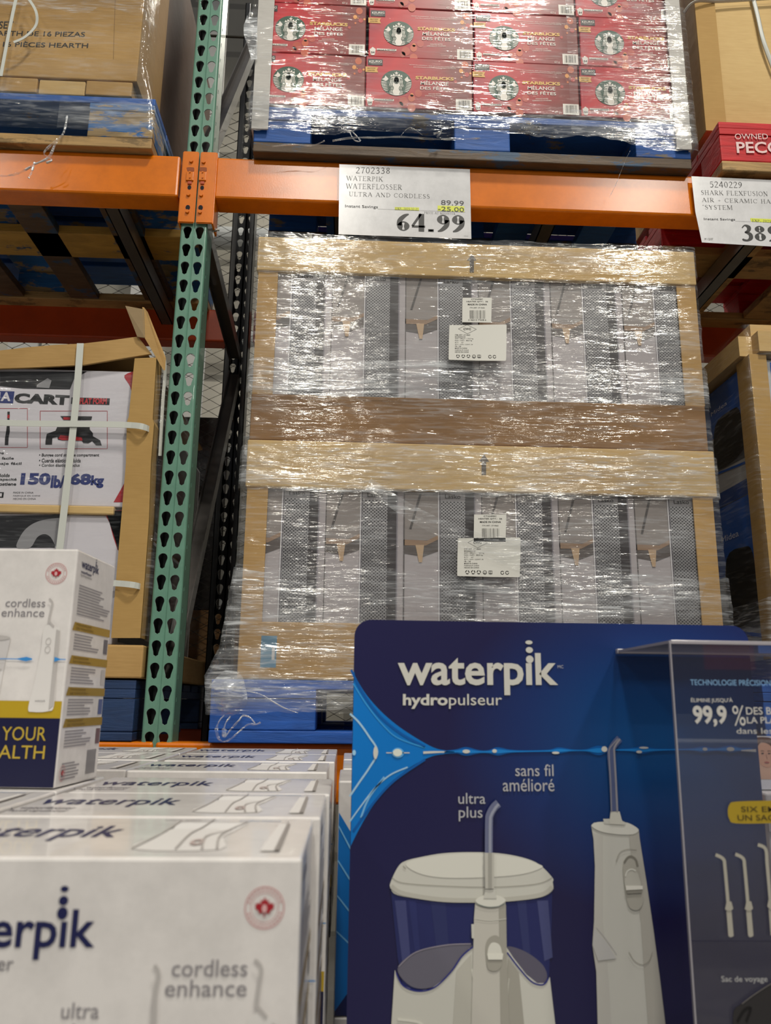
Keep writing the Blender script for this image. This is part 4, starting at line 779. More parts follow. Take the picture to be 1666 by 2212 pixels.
# ------------------------------------------------------------------ lower right load (blue cartons)
F = None
XF = P(1622, 775, 1.9)[0]-.004
BL = flat('#1a5cb8', .35); BL2 = flat('#10438f', .35)
def purifier(z0, z1, label):
    b = MB(); b.box((XF+.012, 1.912, z0), (2.1, 2.8, z1), flat('#b9bbbd', .35), .002)
    S = Frame((XF+.012, 0, 0), (0, -1, 0), (0, 0, 1)); h = z1-z0
    r = lambda y0, a, y1, c, m_, lv=1: b.poly(S, [(-y0, z0+a*h), (-y1, z0+c*h)] if False else [(-y1, z0+a*h), (-y0, z0+a*h), (-y0, z0+c*h), (-y1, z0+c*h)], m_, lv)
    r(1.92, .60, 2.8, 1, BL); r(1.92, 0, 2.8, .12, BL2)
    b.poly(S, [(-2.75, z0+.45*h), (-1.93, z0+.22*h), (-1.93, z0+.24*h), (-2.75, z0+.47*h)], BL, 2)
    b.poly(S, [(-2.7, z0+.5*h), (-1.93, z0+.36*h), (-1.93, z0+.28*h), (-2.7, z0+.38*h)], flat('#55585c', .4), 1.5)
    b.poly(S, smooth([(-2.14, z0+.70*h), (-2.04, z0+.73*h), (-1.995, z0+.68*h), (-1.985, z0+.42*h), (-2.01, z0+.34*h), (-2.12, z0+.31*h), (-2.16, z0+.40*h)], True, 4), flat('#141414', .3), 3)
    b.text(S, 'Midea', -2.16, z0+.80*h, .10, .035*h, flat('#d5dbe8', .4), 3)
    Fr = Frame((0, 1.912, 0)); b.rect(Fr, XF+.06, z0+.05*h, 2.0, z1-.02*h, BL, 1)
    for k in range(4): b.rect(Fr, XF+.08, z1-(.06+.035*k)*h, XF+.3, z1-(.075+.035*k)*h, flat('#cfd8e6', .4), 2)
    tag(b.build('purifier_carton', origin=(1.5, 2.3, z0)), label, 'carton')
zf2 = P(1600, 1045, 1.9)[2]
purifier(1.602, zf2-.002, 'blue and grey air purifier carton, the lower one at the right edge'); purifier(zf2, P(1622, 763, 1.9)[2]-.012, 'blue and grey air purifier carton, the upper one, under the rounded cardboard cap')
b = MB(); b.box((XF, 1.898, 1.66), (XF+.045, 1.905, P(1622, 765, 1.9)[2]), CARD_E, .001); b.box((XF, 1.905, 1.66), (XF+.006, 1.97, P(1622, 765, 1.9)[2]), CARD_E, .001); tag(b.build('edge_protector', origin=(XF, 1.9, 1.66)), 'tan corner board on the blue carton load, lower right', 'corner board')
bm = bmesh.new(); bmesh.ops.create_cube(bm, size=1); zt, zb_ = P(1620, 688, 1.89)[2], P(1620, 758, 1.89)[2]
for v in bm.verts: v.co = Vector(((XF-.012+2.15)/2+v.co.x*(2.15-XF+.012), (1.888+2.82)/2+v.co.y*(2.82-1.888), (zt+zb_)/2+v.co.z*(zt-zb_)))
bmesh.ops.bevel(bm, geom=[e for e in bm.edges if any(v.co.z > (zt+zb_)/2 for v in e.verts)], offset=.035, segments=4, affect='EDGES'); b = MB(); b.bm(bm, CARD_L, False); tag(b.build('cardboard_cover', origin=(1.5, 2.3, zb_)), 'tan rounded cardboard cap on the blue carton load, lower right', 'cardboard')
# ------------------------------------------------------------------ stretch film
def film(parent, x0, x1, y0, y1, prof, mat, amp=.003, name='film_layer', seed=0, nx=60, sides=(1, 1), hstep=.012, skew=0.0, xr=None, edge=.0):
    """prof: list of (z, left_bulge, right_bulge, front_bulge)"""
    xr = xr or (0, 1); path = []
    r = .012; ns = 16
    if sides[0]:
        for i in range(ns): path.append((x0, y1+(y0+r-y1)*i/ns, 'L', -1, 0))
        for i in range(4): a = math.pi/2*i/4; path.append((x0+r-r*math.cos(a), y0+r-r*math.sin(a), 'L', -math.cos(a), -math.sin(a)))
    n = nx
    for i in range(n+1):
        u = xr[0]+(xr[1]-xr[0])*i/n; path.append((x0+r+(x1-x0-2*r)*u, y0, 'F', 0, -1))
    if sides[1]:
        for i in range(1, 5): a = math.pi/2*i/4; path.append((x1-r+r*math.sin(a), y0+r-r*math.cos(a), 'R', math.sin(a), -math.cos(a)))
        for i in range(1, ns+1): path.append((x1, y0+r+(y1-y0-r)*i/ns, 'R', 1, 0))
    zt, zb = prof[0][0], prof[-1][0]; rows = max(4, int((zt-zb)/hstep)); vs = []
    pz = [p[0] for p in prof][::-1]; pl = [p[1] for p in prof][::-1]; pr = [p[2] for p in prof][::-1]; pf = [p[3] for p in prof][::-1]
    for j in range(rows+1):
        z = zt+(zb-zt)*j/rows
        for (x, y, k, nxx, nyy) in path:
            zz = z+skew*(x-x0)
            if edge and j in (0, rows): zz += edge*noise.noise((x*9+seed, y*9, j*3.1))+edge*.4*noise.noise((x*40+seed, y*9, j*3.1))
            l = float(np.interp(zz, pz, pl)); rr_ = float(np.interp(zz, pz, pr)); f_ = float(np.interp(zz, pz, pf)); tt = (x-x0)/(x1-x0)
            dx = -l*(1-tt)**2+rr_*tt**2 if k == 'F' else (-l if k == 'L' else rr_); dy = -f_
            d = amp*(noise.noise((x*5+y*5+seed, z*26, seed))+.5*noise.noise((x*14+y*14+seed, z*60+x*10, 3+seed)))
            vs.append((x+dx+nxx*abs(d), y+dy+nyy*abs(d), zz))
    w_ = len(path); b = MB(); b.add(vs, [(j*w_+i, (j+1)*w_+i, (j+1)*w_+i+1, j*w_+i+1) for j in range(rows) for i in range(w_-1)], mat, True)
    return b.build(name, parent)
# heater stack film
fh = thing('stretch_film', (.31, 2.3, 1.5), 'clear stretch film wound around the heater stack, shiny and creased', 'plastic wrap')
prof = [(ZA[0]-.002, 0, 0, 0), (2.4, .0, 0, .003), (2.15, .006, .006, .004), (1.95, .006, .01, .004), (1.75, .012, .008, .006), (1.66, .03, .012, .008), (1.60, .058, .03, .01), (1.545, .062, .035, .004)]
film(fh, HX0-.012, HX1+.007, 1.864, 2.79, prof, WRAP, .004, seed=1, nx=90)
film(fh, HX0-.014, HX1+.009, 1.8605, 2.795, [p for p in prof if p[0] < 2.35 and p[0] > 2.1][:0]+[(2.37, .001, .001, .002), (2.27, .004, .004, .003)], WRAP2, .003, seed=2, nx=90, edge=.01, hstep=.008)
film(fh, HX0-.016, HX1+.011, 1.8595, 2.795, [(2.14, .006, .006, .003), (2.03, .008, .006, .004)], WRAP2, .003, seed=3, nx=90, edge=.012, hstep=.008)
film(fh, HX0-.016, HX1+.011, 1.8585, 2.795, [(1.84, .008, .01, .004), (1.66, .03, .012, .008)], WRAP2, .004, seed=4, nx=90, edge=.012, hstep=.008)
film(fh, HX0-.018, HX1+.013, 1.8575, 2.795, [(1.665, .028, .012, .008), (1.60, .056, .03, .01), (1.52, .05, .03, .004)], WRAP2, .004, seed=5, nx=90, edge=.012, hstep=.008, skew=.02)
film(fh, HX0-.012, HX1+.007, 1.8615, 2.795, [(2.71, .001, .001, .001), (2.62, .0, .0, .002)], WRAP, .003, seed=6, nx=90, edge=.006, hstep=.008)
# diagonal film edge across the lower tier
b = MB(); d0 = [(795, 1045, 26), (860, 1090, 30), (930, 1130, 34), (1010, 1165, 40), (1100, 1190, 60), (1200, 1230, 60), (1330, 1255, 50), (1520, 1275, 40)]
pts = smooth([tuple(P(a, c, 1.843))+(w_,) for a, c, w_ in d0], False, 6); vs = []
for i, p in enumerate(pts):
    k = p[3]/1750*1.9/2
    for s_ in (-1, -.5, 0, .5, 1): vs.append((p[0]+s_*k*.4, 1.844-.003*abs(math.sin(i*1.3+s_*2)), p[2]+s_*k))
b.add(vs, [(5*i+j, 5*i+j+1, 5*i+6+j, 5*i+5+j) for i in range(len(pts)-1) for j in range(4)], WRAP2, True); b.build('film_fold', fh)
def tail(parent, pts, r, Y=None, mt=WRAPT, name='film_tail', flat_=.35):
    b = MB(); pp = smooth([tuple(P(p[0], p[1], p[2])) for p in pts], False, 6); n = len(pp)
    rr_ = [r*(.55+.6*abs(noise.noise((i*.35, r*90, 0)))+.0) for i in range(n)]; b.tube(pp, rr_, mt, 7, flat_); return b.build(name, parent)
q = zc(440, 1300, 5.206); T_ = lambda x, y, Y: q([(x, y)])[0]+(Y,)
tail(fh, [T_(230, 1280, 1.80), T_(175, 1340, 1.795), T_(145, 1450, 1.79), T_(180, 1550, 1.79), T_(240, 1570, 1.79), T_(320, 1530, 1.79), T_(420, 1440, 1.795), T_(500, 1380, 1.80), T_(590, 1380, 1.80), T_(640, 1355, 1.80)], .0075, mt=WRAPB, flat_=.25)
tail(fh, [T_(300, 1290, 1.80), T_(250, 1360, 1.795), T_(230, 1440, 1.79), T_(240, 1520, 1.79), T_(300, 1440, 1.795), T_(400, 1330, 1.8), T_(440, 1280, 1.805), T_(520, 1300, 1.805), T_(580, 1370, 1.80)], .0085, mt=WRAPB, flat_=.25)
tail(fh, [T_(470, 1000, 1.80), T_(640, 1040, 1.80), T_(760, 1110, 1.80), T_(900, 1190, 1.81), T_(1060, 1250, 1.815)], .0035)
# bunched film over the pallet corner
b = MB(); outl = [(100, 900), (250, 770), (420, 820), (470, 960), (490, 1060), (480, 1160), (400, 1240), (300, 1290), (210, 1290), (150, 1180), (100, 1060), (60, 980)]
pl = smooth([T_(x, y, 1.805)[:2] for x, y in outl], True, 4); c0 = np.mean(np.array(pl), axis=0); R_ = 7; vs = []
for k in range(R_+1):
    for i, p in enumerate(pl):
        f_ = k/R_; xx = c0[0]+(p[0]-c0[0])*f_; yy = c0[1]+(p[1]-c0[1])*f_; dd = 1.85-.04*(1-f_**2)-.008*noise.noise((xx*.06, yy*.09, 1)); vs.append(tuple(P(xx, yy, dd)))
n = len(pl); b.add(vs, [(k*n+i, k*n+(i+1) % n, (k+1)*n+(i+1) % n, (k+1)*n+i) for k in range(R_) for i in range(n)], WRAPB, True); b.build('bunched_film', fh)
# coffee load film
fs = thing('stretch_film', (.31, 2.3, 3.0), 'clear stretch film around the red coffee boxes and blue pallet, torn at the bottom', 'plastic wrap')
zq = lambda y, Y=1.855: P(900, y, Y)[2]
film(fs, -.30, .898, 1.853, 2.3, [(4.0, .0, 0, 0), (3.12, 0, .0, 0), (3.03, .0, .005, 0)], WRAP3, .003, seed=11, nx=90)
film(fs, -.296, .902, 1.848, 2.3, [(P(900, 215, 1.85)[2], .0, 0, 0), (P(900, 282, 1.85)[2], .0, .005, 0)], WRAP, .003, seed=12, nx=90, edge=.02, hstep=.008)
film(fs, -.296, .30, 1.846, 2.3, [(P(900, 200, 1.85)[2], .0, 0, 0), (P(900, 290, 1.85)[2], .0, .0, 0)], WRAP, .003, seed=13, nx=60, sides=(1, 0), edge=.02, hstep=.008, skew=-.02)
film(fs, .55, .902, 1.846, 2.3, [(3.5, .0, 0, 0), (P(1400, 300, 1.85)[2], .0, .006, 0)], WRAP, .003, seed=14, nx=40, sides=(0, 1), edge=.02, hstep=.01, skew=-.12)
b = MB(); q = zc(500, 0, 2.975); S_ = lambda x, y, Y=1.845: tuple(P(*q([(x, y)])[0], Y))
for pts, r in (([(650, 905), (780, 885), (920, 885), (1100, 880), (1330, 895), (1600, 890)], .0035), ([(260, 940), (400, 930), (520, 935), (600, 905)], .003), ([(780, 850), (830, 905), (790, 900), (760, 850)], .0025), ([(1090, 870), (1150, 820), (1230, 870)], .0015), ([(1300, 860), (1350, 850), (1320, 880)], .004)):
    pp = smooth([S_(*p) for p in pts], False, 5); b.tube(pp, [r*(.5+abs(noise.noise((i*.4, r*99, 2)))) for i in range(len(pp))], WRAPT, 6, .3)
b.build('torn_edge', fs)
tail(fs, [(1362, 325, 1.84), (1352, 345, 1.84), (1340, 375, 1.84), (1330, 400, 1.84), (1316, 428, 1.84)], .0012)
q = zc(500, 0, 2.975)
b = MB(); vs = []; 
for i, (xl, xr_, y) in enumerate([(1590, 1640, 5), (1575, 1640, 60), (1560, 1640, 150), (1580, 1640, 230), (1620, 1640, 300)]): pass
cl = [(548, 10), (538, 28), (528, 50), (527, 75), (534, 95), (543, 130)]
for i, (x, y) in enumerate(smooth(cl, False, 5)):
    for s_ in range(4): p = P(x+(556-x)*s_/3, y, 1.855); vs.append((p[0], p[1]-.008*noise.noise((i*.5, s_*.9, 0)), p[2]))
b.add(vs, [(4*i+j, 4*i+j+1, 4*i+5+j, 4*i+4+j) for i in range(len(vs)//4-1) for j in range(3)], WRAPT, True); b.build('loose_flap', fs)
# upper left load film
fa = thing('stretch_film', (-1.1, 2.3, 3.0), 'clear stretch film around the tan cartons and worn blue pallet, upper left', 'plastic wrap')
film(fa, -1.72, -.585, 1.868, 1.96, [(3.9, 0, 0, 0), (3.2, 0, .005, 0), (3.10, 0, .03, 0), (P(300, 285, 1.865)[2], 0, .045, .002)], WRAP3, .003, seed=21, nx=80)
film(fa, -1.72, -.580, 1.864, 1.99, [(P(200, 130, 1.865)[2], 0, 0, 0), (P(200, 240, 1.865)[2], 0, .04, 0)], WRAP3, .004, seed=22, nx=80, edge=.015)
film(fa, -.80, -.575, 1.861, 2.0, [(P(250, 222, 1.865)[2], 0, .03, 0), (P(250, 285, 1.865)[2], 0, .04, 0)], WRAP, .003, seed=23, nx=40, sides=(0, 1), edge=.01)
film(fa, -1.2, -.59, 1.861, 1.95, [(3.6, 0, 0, 0), (P(200, 22, 1.865)[2], 0, 0, 0)], WRAP2, .005, seed=24, nx=60, sides=(0, 1), edge=.03)
tail(fa, [(145, 250, 1.855), (138, 285, 1.85), (120, 310, 1.85), (105, 340, 1.85), (75, 355, 1.85), (45, 372, 1.85), (10, 380, 1.85), (-30, 376, 1.85)], .0042)
tail(fa, [(125, 300, 1.85), (95, 330, 1.85), (112, 345, 1.85), (100, 352, 1.85)], .004); tail(fa, [(75, 350, 1.85), (68, 372, 1.85), (62, 385, 1.85)], .004)
strap([(42, -30), (30, 20), (16, 90), (2, 165)], .0085, 'thin translucent strap crossing the tan carton lettering, upper left', 1.86)
strap([(60, -5, 1.85), (78, 25, 1.845), (78, 55, 1.85), (55, 80, 1.85), (30, 92, 1.85)], .007, 'curled loose end of translucent strap on the tan carton, upper left')
# lower left film
fd = thing('stretch_film', (-1.0, 2.3, 1.8), 'clear stretch film around the hand cart cartons with bright flecks', 'plastic wrap')
film(fd, -1.65, -.462, 1.902, 2.86, [(2.33, 0, 0, 0), (1.69, 0, 0, 0)], WRAP3, .003, seed=31, nx=70, hstep=.014)
# lower right film
ff = thing('stretch_film', (1.5, 2.3, 1.8), 'clear stretch film around the blue carton load, lower right', 'plastic wrap')
film(ff, XF-.018, 2.17, 1.884, 2.84, [(zt-.02, 0, 0, 0), (1.62, 0, 0, 0)], WRAP3, .003, seed=41, nx=60, hstep=.014)
film(ff, XF-.022, 2.17, 1.88, 2.84, [(P(1640, 1290, 1.88)[2], 0, 0, 0), (1.6, .01, 0, 0)], WRAP2, .004, seed=42, nx=60, edge=.02)
# ------------------------------------------------------------------ white water flosser boxes (foreground)
NAVY = flat('#1f2350', .35); GREYT = flat('#8b878b', .45); GREYD = flat('#6e6a70', .45); LG = flat('#d4d1ce', .4); LG2 = flat('#bdb9b6', .4); GOLDP = flat('#b39336', .25, .35); GOLDB = flat('#c9a92c', .3, .2); BLP = flat('#3c8fd6', .4)
def logo(b, F, u, v, w_, mat, lv=1, dots=True, bold=.018):
    """lower-case word mark with three stacked drops over the i; u,v = left end of the baseline, w_ = width"""
    h = w_*.205
    vs, fs, _ = text_geo('waterpık', bold); b.text(F, 'waterpık', u, v-h*.27, w_, h*1.27, mat, lv, bold)
    if dots:
        for k, (dy, r, e) in enumerate(((.90, .034, 1), (1.22, .030, .85), (1.52, .026, .62))): b.ell(F, u+w_*.805, v+h*dy, w_*r*.9, w_*r*e, mat, lv, 16)
def leaf(b, F, u, v, r, mat, lv=1):
    pts = [(0, 1), (.18, .62), (.42, .74), (.36, .3), (.62, .5), (.7, .34), (1, .38), (.88, .12), (1, -.02), (.52, -.38), (.58, -.58), (.08, -.5), (.06, -.9)]
    full = pts+[(-x, y) for x, y in reversed(pts[1:])]; b.poly(F, [(u+x*r, v+y*r) for x, y in full], mat, lv)
def badge(b, F, u, v, r, rc='#c98a8a', lc='#a8202c'):
    R = flat(rc, .45); b.ell(F, u, v, r, r, R, 1, 40, inner=.95); b.ell(F, u, v, r*.7, r*.7, R, 1, 40, inner=.96)
    for a0 in range(20, 170, 13): a = math.radians(a0); b.ell(F, u+r*.83*math.cos(a), v+r*.83*math.sin(a), r*.055, r*.06, R, 1, 6)
    for a0 in range(200, 345, 13): a = math.radians(a0); b.ell(F, u+r*.83*math.cos(a), v+r*.83*math.sin(a), r*.055, r*.06, R, 1, 6)
    leaf(b, F, u, v+r*.02, r*.5, flat(lc, .45), 2); b.ell(F, u, v-.02*r, r*.13, r*.2, flat('#ddb0b0', .5), 3, 12)
def cordless_pic(b, F, u, v, h, lv=2):
    """printed picture of the slim hand unit: u,v = bottom centre, h = height of the body"""
    b.poly(F, [(u+x*h, v+y*h) for x, y in smooth([(-.165, .01), (-.1, -.03), (.08, -.02), (.15, .05), (.135, .5), (.13, .95), (.08, 1.0), (-.07, 1.0), (-.085, .7), (-.125, .3)], True, 5)], flat('#e2dfdc', .4), lv)
    b.poly(F, [(u+x*h, v+y*h) for x, y in [(.09, .0), (.145, .05), (.135, .5), (.13, .95), (.085, .97)]], LG2, lv+1)
    b.ribbon(F, [(u+x*h, v+y*h, .024*h) for x, y in smooth([(.05, 1.0), (.0, 1.05), (-.02, 1.08), (-.01, 1.2), (.0, 1.29), (-.02, 1.33), (-.05, 1.35)], False, 4)], LG2, lv+1)
    for k, yy in enumerate((.82, .72)): b.ell(F, u+.0*h, v+yy*h, .035*h, .045*h, LG2, lv+1, 16, inner=.8)
    b.text(F, 'waterpik', u-.09*h, v+.085*h, .13*h, .03*h, GREYD, lv+2)
def counter_pic(b, F, u, v, h, lv=2):
    b.poly(F, [(u+x*h, v+y*h) for x, y in [(-.34, 0), (.3, 0), (.33, .5), (-.37, .5)]], flat('#e0dddb', .4), lv); b.poly(F, [(u+x*h, v+y*h) for x, y in [(-.37, .5), (.33, .5), (.38, .95), (-.42, .95)]], flat('#cfcccb', .4), lv)
    b.ell(F, u-.02*h, v+.95*h, .40*h, .045*h, LG2, lv+1, 28); b.ell(F, u-.02*h, v+.52*h, .33*h, .035*h, LG2, lv+1, 28, inner=.9)
    b.ribbon(F, [(u+x*h, v+y*h, .03*h) for x, y in smooth([(.15, .2), (.15, .95), (.14, 1.25), (.155, 1.40), (.12, 1.46)], False, 4)], LG2, lv+2)
def side_art(b, F, D, H_, z0, lines=True):
    """right side of the carton: F.U runs back from the front corner"""
    m_ = D*.07; logo(b, F, .0145, z0+H_*.925, .056, NAVY, 1)
    b.text(F, 'waterflosser', .0145, z0+H_*.903, .034, H_*.014, NAVY, 1, .02); b.text(F, 'hydropulseur', .0145, z0+H_*.886, .036, H_*.014, GREYD, 1)
    rnd = random.Random(4)
    def lines_(a, c, w0=.9):
        y = a
        while y > c: b.rect(F, m_*1.5, z0+y*H_, m_+D*w0*(rnd.uniform(.6, 1)), z0+(y+.005)*H_, GREYT, 1); y -= .0125
    lines_(.845, .715)
    for k, yy in enumerate((.686, .543, .409, .277)):
        b.poly(F, [(m_*.6, z0+(yy-.036)*H_), (D, z0+(yy-.036)*H_), (D, z0+yy*H_), (m_*1.2, z0+yy*H_)], GOLDP, 1)
        b.text(F, 'MAXIMUM', m_*1.9, z0+(yy-.014)*H_, D*.35, .009*H_, flat('#6b5416', .5), 2); b.text(F, 'DE MAINTIEN', m_*1.8, z0+(yy-.030)*H_, D*.42, .009*H_, flat('#6b5416', .5), 2)
        lines_(yy-.055, yy-.12, .68); b.rect(F, D*.86, z0+(yy-.118)*H_, D*.965, z0+(yy-.05)*H_, [GREYD, LG2, flat('#56628c', .4), flat('#6e5456', .4)][k], 1)
    badge(b, F, m_+D*.06, z0+H_*.055, D*.07); lines_(.09, .02, .45)
    x = D*.68
    while x < D*.92: b.rect(F, x, z0+.03*H_, x+D*.012, z0+.135*H_, GREYD, 1); x += D*.024
def flosser_box(name, x0, y0, z0, W, D, H_, label, rot=0, group='white water flosser boxes in the front stack', up=False, top=True):
    th = MB(); th.box((0, 0, 0), (W, D, H_), WHITEB, .0022)
    F = Frame((0, 0, 0)); b = th
    badge(b, F, W-.0232, H_-.0298, .0128)
    logo(b, F, W-.2425, H_-.054, .113, NAVY, 1); b.text(F, 'water flosser', W-.2405, H_-.0665, .0617, .0085, GREYD, 1)
    b.text(F, 'cordless', W-.080, H_-.0700, .0476, .0098, GREYT, 1, .004); b.text(F, 'enhance', W-.0835, H_-.0815, .0512, .0098, GREYT, 1, .004)
    b.text(F, 'ultra', W-.1464, H_-.0937, .0232, .0092, GREYT, 1, .004); b.text(F, 'plus', W-.1464, H_-.107, .0225, .0105, GREYT, 1, .004)
    cordless_pic(b, F, W-.0235, H_-.187, .094, 3); counter_pic(b, F, W-.101, H_-.187, .085, 3)
    b.rect(F, 0.001, H_-.1967, W-.001, H_-.1776, GOLDB, 1); b.rect(F, .001, .001, W-.001, H_-.1967, flat('#1b1c3e', .35), 2)
    YG = flat('#d2b548', .3, .3); b.text(F, 'YOUR', W-.0662, H_-.2215, .0512, .0152, YG, 3, .003); b.text(F, 'HEALTH', W-.0925, H_-.2412, .078, .0145, YG, 3, .003)
    zs_ = H_-.1304; b.ribbon(F, [(W*.3, zs_, .001), (W-.058, zs_, .001), (W-.047, zs_, .005), (W-.040, zs_, .0015)], BLP, 6); b.ribbon(F, [(W-.014, zs_, .0055), (W-.007, zs_, .0012), (W-.0005, zs_, .001)], BLP, 6)
    S = Frame((W, 0, 0), (0, 1, 0), (0, 0, 1)); side_art(b, S, D, H_, 0)
    if top:
        Tt = Frame((0, 0, H_), (1, 0, 0), (0, 1, 0)); b.text(Tt, 'waterpik', .008, D*.34, .135, D*.40, NAVY, 1, .01); b.text(Tt, 'waterflosser', .006, D*.24, .05, D*.09, GREYD, 1, .01); b.text(Tt, 'hydropulseur', .004, D*.12, .052, D*.09, GREYD, 1, .01)
        fl = flat('#dbd8d5', .4); b.poly(Tt, [(W-x, D*y) for x, y in smooth([(.118, .16), (.112, .5), (.108, .66), (.06, .66), (.064, .45), (.058, .16)], True, 3)], fl, 1)
        b.poly(Tt, [(W-x, D*y) for x, y in [(.108, .64), (.112, .86), (.052, .86), (.058, .64)]], flat('#e4e2e0', .4), 1)
        b.ell(Tt, W-.082, D*.86, .030, D*.025, LG2, 2, 24, inner=.85)
        for pts_ in ([(.088, .15), (.09, .5), (.086, .7), (.084, .95)], [(.118, .16), (.112, .5), (.11, .86)], [(.06, .16), (.066, .5), (.054, .86)], [(.07, .15), (.076, .45), (.062, .62)]): b.ribbon(Tt, [(W-x, D*y, .0016) for x, y in smooth(pts_, False, 4)], flat('#a9a4a0', .4), 3)
        b.ell(Tt, W-.078, D*.3, .005, D*.07, flat('#b9a9a4', .4), 3, 14, inner=.5); b.text(Tt, 'ultra plus', W-.125, D*.90, .03, D*.05, GREYT, 1)
        b.poly(Tt, [(W-x, D*y) for x, y in [(.030, .12), (.019, .12), (.019, .80), (.027, .80)]], fl, 2); b.poly(Tt, [(W-x, D*y) for x, y in [(.0205, .12), (.0165, .12), (.0175, .80), (.0205, .80)]], flat('#8f8985', .4), 3); b.ribbon(Tt, [(W-.021, D*.80, .002), (W-.0205, D*.95, .0012)], LG2, 2)
        b.text(Tt, 'cordless enhance', W-.062, D*.90, .035, D*.045, flat('#7f93ad', .4), 1)
    o = th.build(name, origin=(0, 0, 0)); o.location = (x0, y0, z0); o.rotation_euler = (0, 0, rot); return tag(o, label, 'box', group)
ZTOP = 1.449; HB = .273; WBX = .287; DBX = .181; XR = -.0215
place = [(0, .571, 'front one cropped by the frame', 0), (1, .763, 'second from the front', .006), (1, .946, 'third from the front', .010), (1, 1.231, 'fourth from the front, beyond the gap', .0), (1, 1.436, 'fifth from the front', .008), (1, 1.622, 'sixth from the front, farthest', .008)]
fb = None; GRP = 'white water flosser boxes in the front stack'
for k, (_, y, l, dx) in enumerate(place):
    loc = (XR+dx-WBX-.006, y, ZTOP-HB)
    lab = 'white water flosser box, right-hand row of the stack, '+l
    if fb is None: fb = flosser_box('water_flosser_box', *loc, WBX, DBX, HB, lab)
    else: copy_tree(fb, loc, lab)
for k, (_, y, l, dx) in enumerate(place[1:]):
    copy_tree(fb, (XR-.006-2*WBX-.004, y+.01, ZTOP-HB), 'white water flosser box, left-hand row behind the upright box, '+['nearest', 'second nearest', 'middle', 'second farthest', 'farthest'][k])
for k, y in enumerate((.946, 1.231, 1.436, 1.622)):
    copy_tree(fb, (XR-WBX-.006, y, ZTOP-2*HB-.001), 'white water flosser box, lower layer of the stack, right-hand row, '+['nearest', 'second nearest', 'second farthest', 'farthest'][k])
copy_tree(fb, (XR-WBX-.006, .571, ZTOP-2*HB-.001), 'white water flosser box in the lower layer directly under the front box'); copy_tree(fb, (XR-WBX-.006, .756, ZTOP-2*HB-.001), 'white water flosser box in the lower layer, one back from the front')
ub = flosser_box('water_flosser_box', 0, 0, 0, WBX, .128, HB, 'white water flosser box standing alone on top of the stack, gold side stripes', group='upright box', top=False); del ub['group']
ang = math.radians(-4.0); cr = Vector((-.3265, .971, ZTOP+.0012)); ub.rotation_euler = (0, 0, ang); ub.location = cr-Vector((math.cos(ang)*WBX, math.sin(ang)*WBX, 0))
# blue boxes behind the display card
def blue_box(x0, y0, z0, label):
    b = MB(); b.box((0, 0, 0), (.27, .18, HB), WHITEB, .002); F = Frame((0, 0, 0)); BW = flat('#1272c4', .35); LT = flat('#7fc0ee', .35)
    b.rect(F, .001, .001, .269, HB*.72, flat('#1c2458', .35), 1); b.poly(F, [(0.001, HB*.86), (.03, HB*.7), (.1, HB*.48), (.2, HB*.42), (.1, HB*.36), (.03, HB*.16), (.001, HB*.02)], BW, 2)
    for k in range(4): b.ribbon(F, [(.001, HB*(.80-.15*k), .0015), (.02, HB*(.68-.13*k), .002), (.07, HB*(.5-.07*k), .001)], LT, 3)
    logo(b, F, .08, HB*.8, .11, NAVY, 1)
    o = b.build('water_flosser_box', origin=(0, 0, 0)); o.location = (x0, y0, z0); return tag(o, label, 'box', 'blue printed water flosser boxes behind the display card')
b1 = blue_box(-.009, 1.10, ZTOP-HB, 'white and blue water flosser box peeking out left of the display card'); b1.location.z = ZTOP-HB
copy_tree(b1, (-.009, 1.10, ZTOP-2*HB-.001), 'white and blue water flosser box in the lower layer behind the display card')
copy_tree(b1, (-.005, 1.30, ZTOP-HB), 'white and blue water flosser box one row behind the display card'); copy_tree(b1, (-.005, 1.50, ZTOP-HB), 'white and blue water flosser box two rows behind the display card')
# white boxes with a face picture, right of the card
def face_box(x0, y0, z0, label):
    b = MB(); b.box((0, 0, 0), (.24, .16, .15), WHITEB, .002); F = Frame((0, 0, 0)); sk = flat('#c99a80', .45)
    b.rect(F, .001, .03, .1, .149, flat('#c9a48c', .45), 1); b.ell(F, .03, .1, .026, .036, sk, 2, 24); b.poly(F, smooth([(.002, .149), (.05, .149), (.066, .12), (.06, .06), (.054, .09), (.048, .125), (.02, .138), (.003, .12)], True, 4), flat('#5c3d2c', .5), 3)
    for dx in (-.01, .009): b.ell(F, .03+dx, .105, .004, .0016, flat('#3a2a22', .5), 4, 10); b.ribbon(F, [(.025+dx, .1115, .001), (.03+dx, .113, .0015), (.035+dx, .1115, .001)], flat('#4a3326', .5), 4)
    b.ell(F, .03, .079, .007, .0024, flat('#a4564e', .5), 4, 12); b.ribbon(F, [(.03, .104, .0008), (.032, .09, .0018)], flat('#a97a64', .5), 4)
    b.rect(F, .001, .001, .239, .028, flat('#d9dbe2', .4), 1); o = b.build('beauty_box', origin=(0, 0, 0)); o.location = (x0, y0, z0); return tag(o, label, 'box')
xf = P(1640, 1650, 1.15)[0]
f1 = face_box(xf-.004, 1.15, P(1650, 1706, 1.15)[2], 'small white box with a printed face, standing right of the display card'); zfb = f1.location.z; f1.scale = (.5, .5, .46)
b = MB(); b.box((xf-.01, 1.12, zfb-.14), (xf+.24, 1.36, zfb-.001), WHITEB, .003); b.box((xf-.01, 1.118, zfb-.05), (xf+.24, 1.1205, zfb-.03), LG2); tag(b.build('white_carton', origin=(xf+.1, 1.2, zfb-.14)), 'plain white carton under the face printed box, right frame edge', 'box')
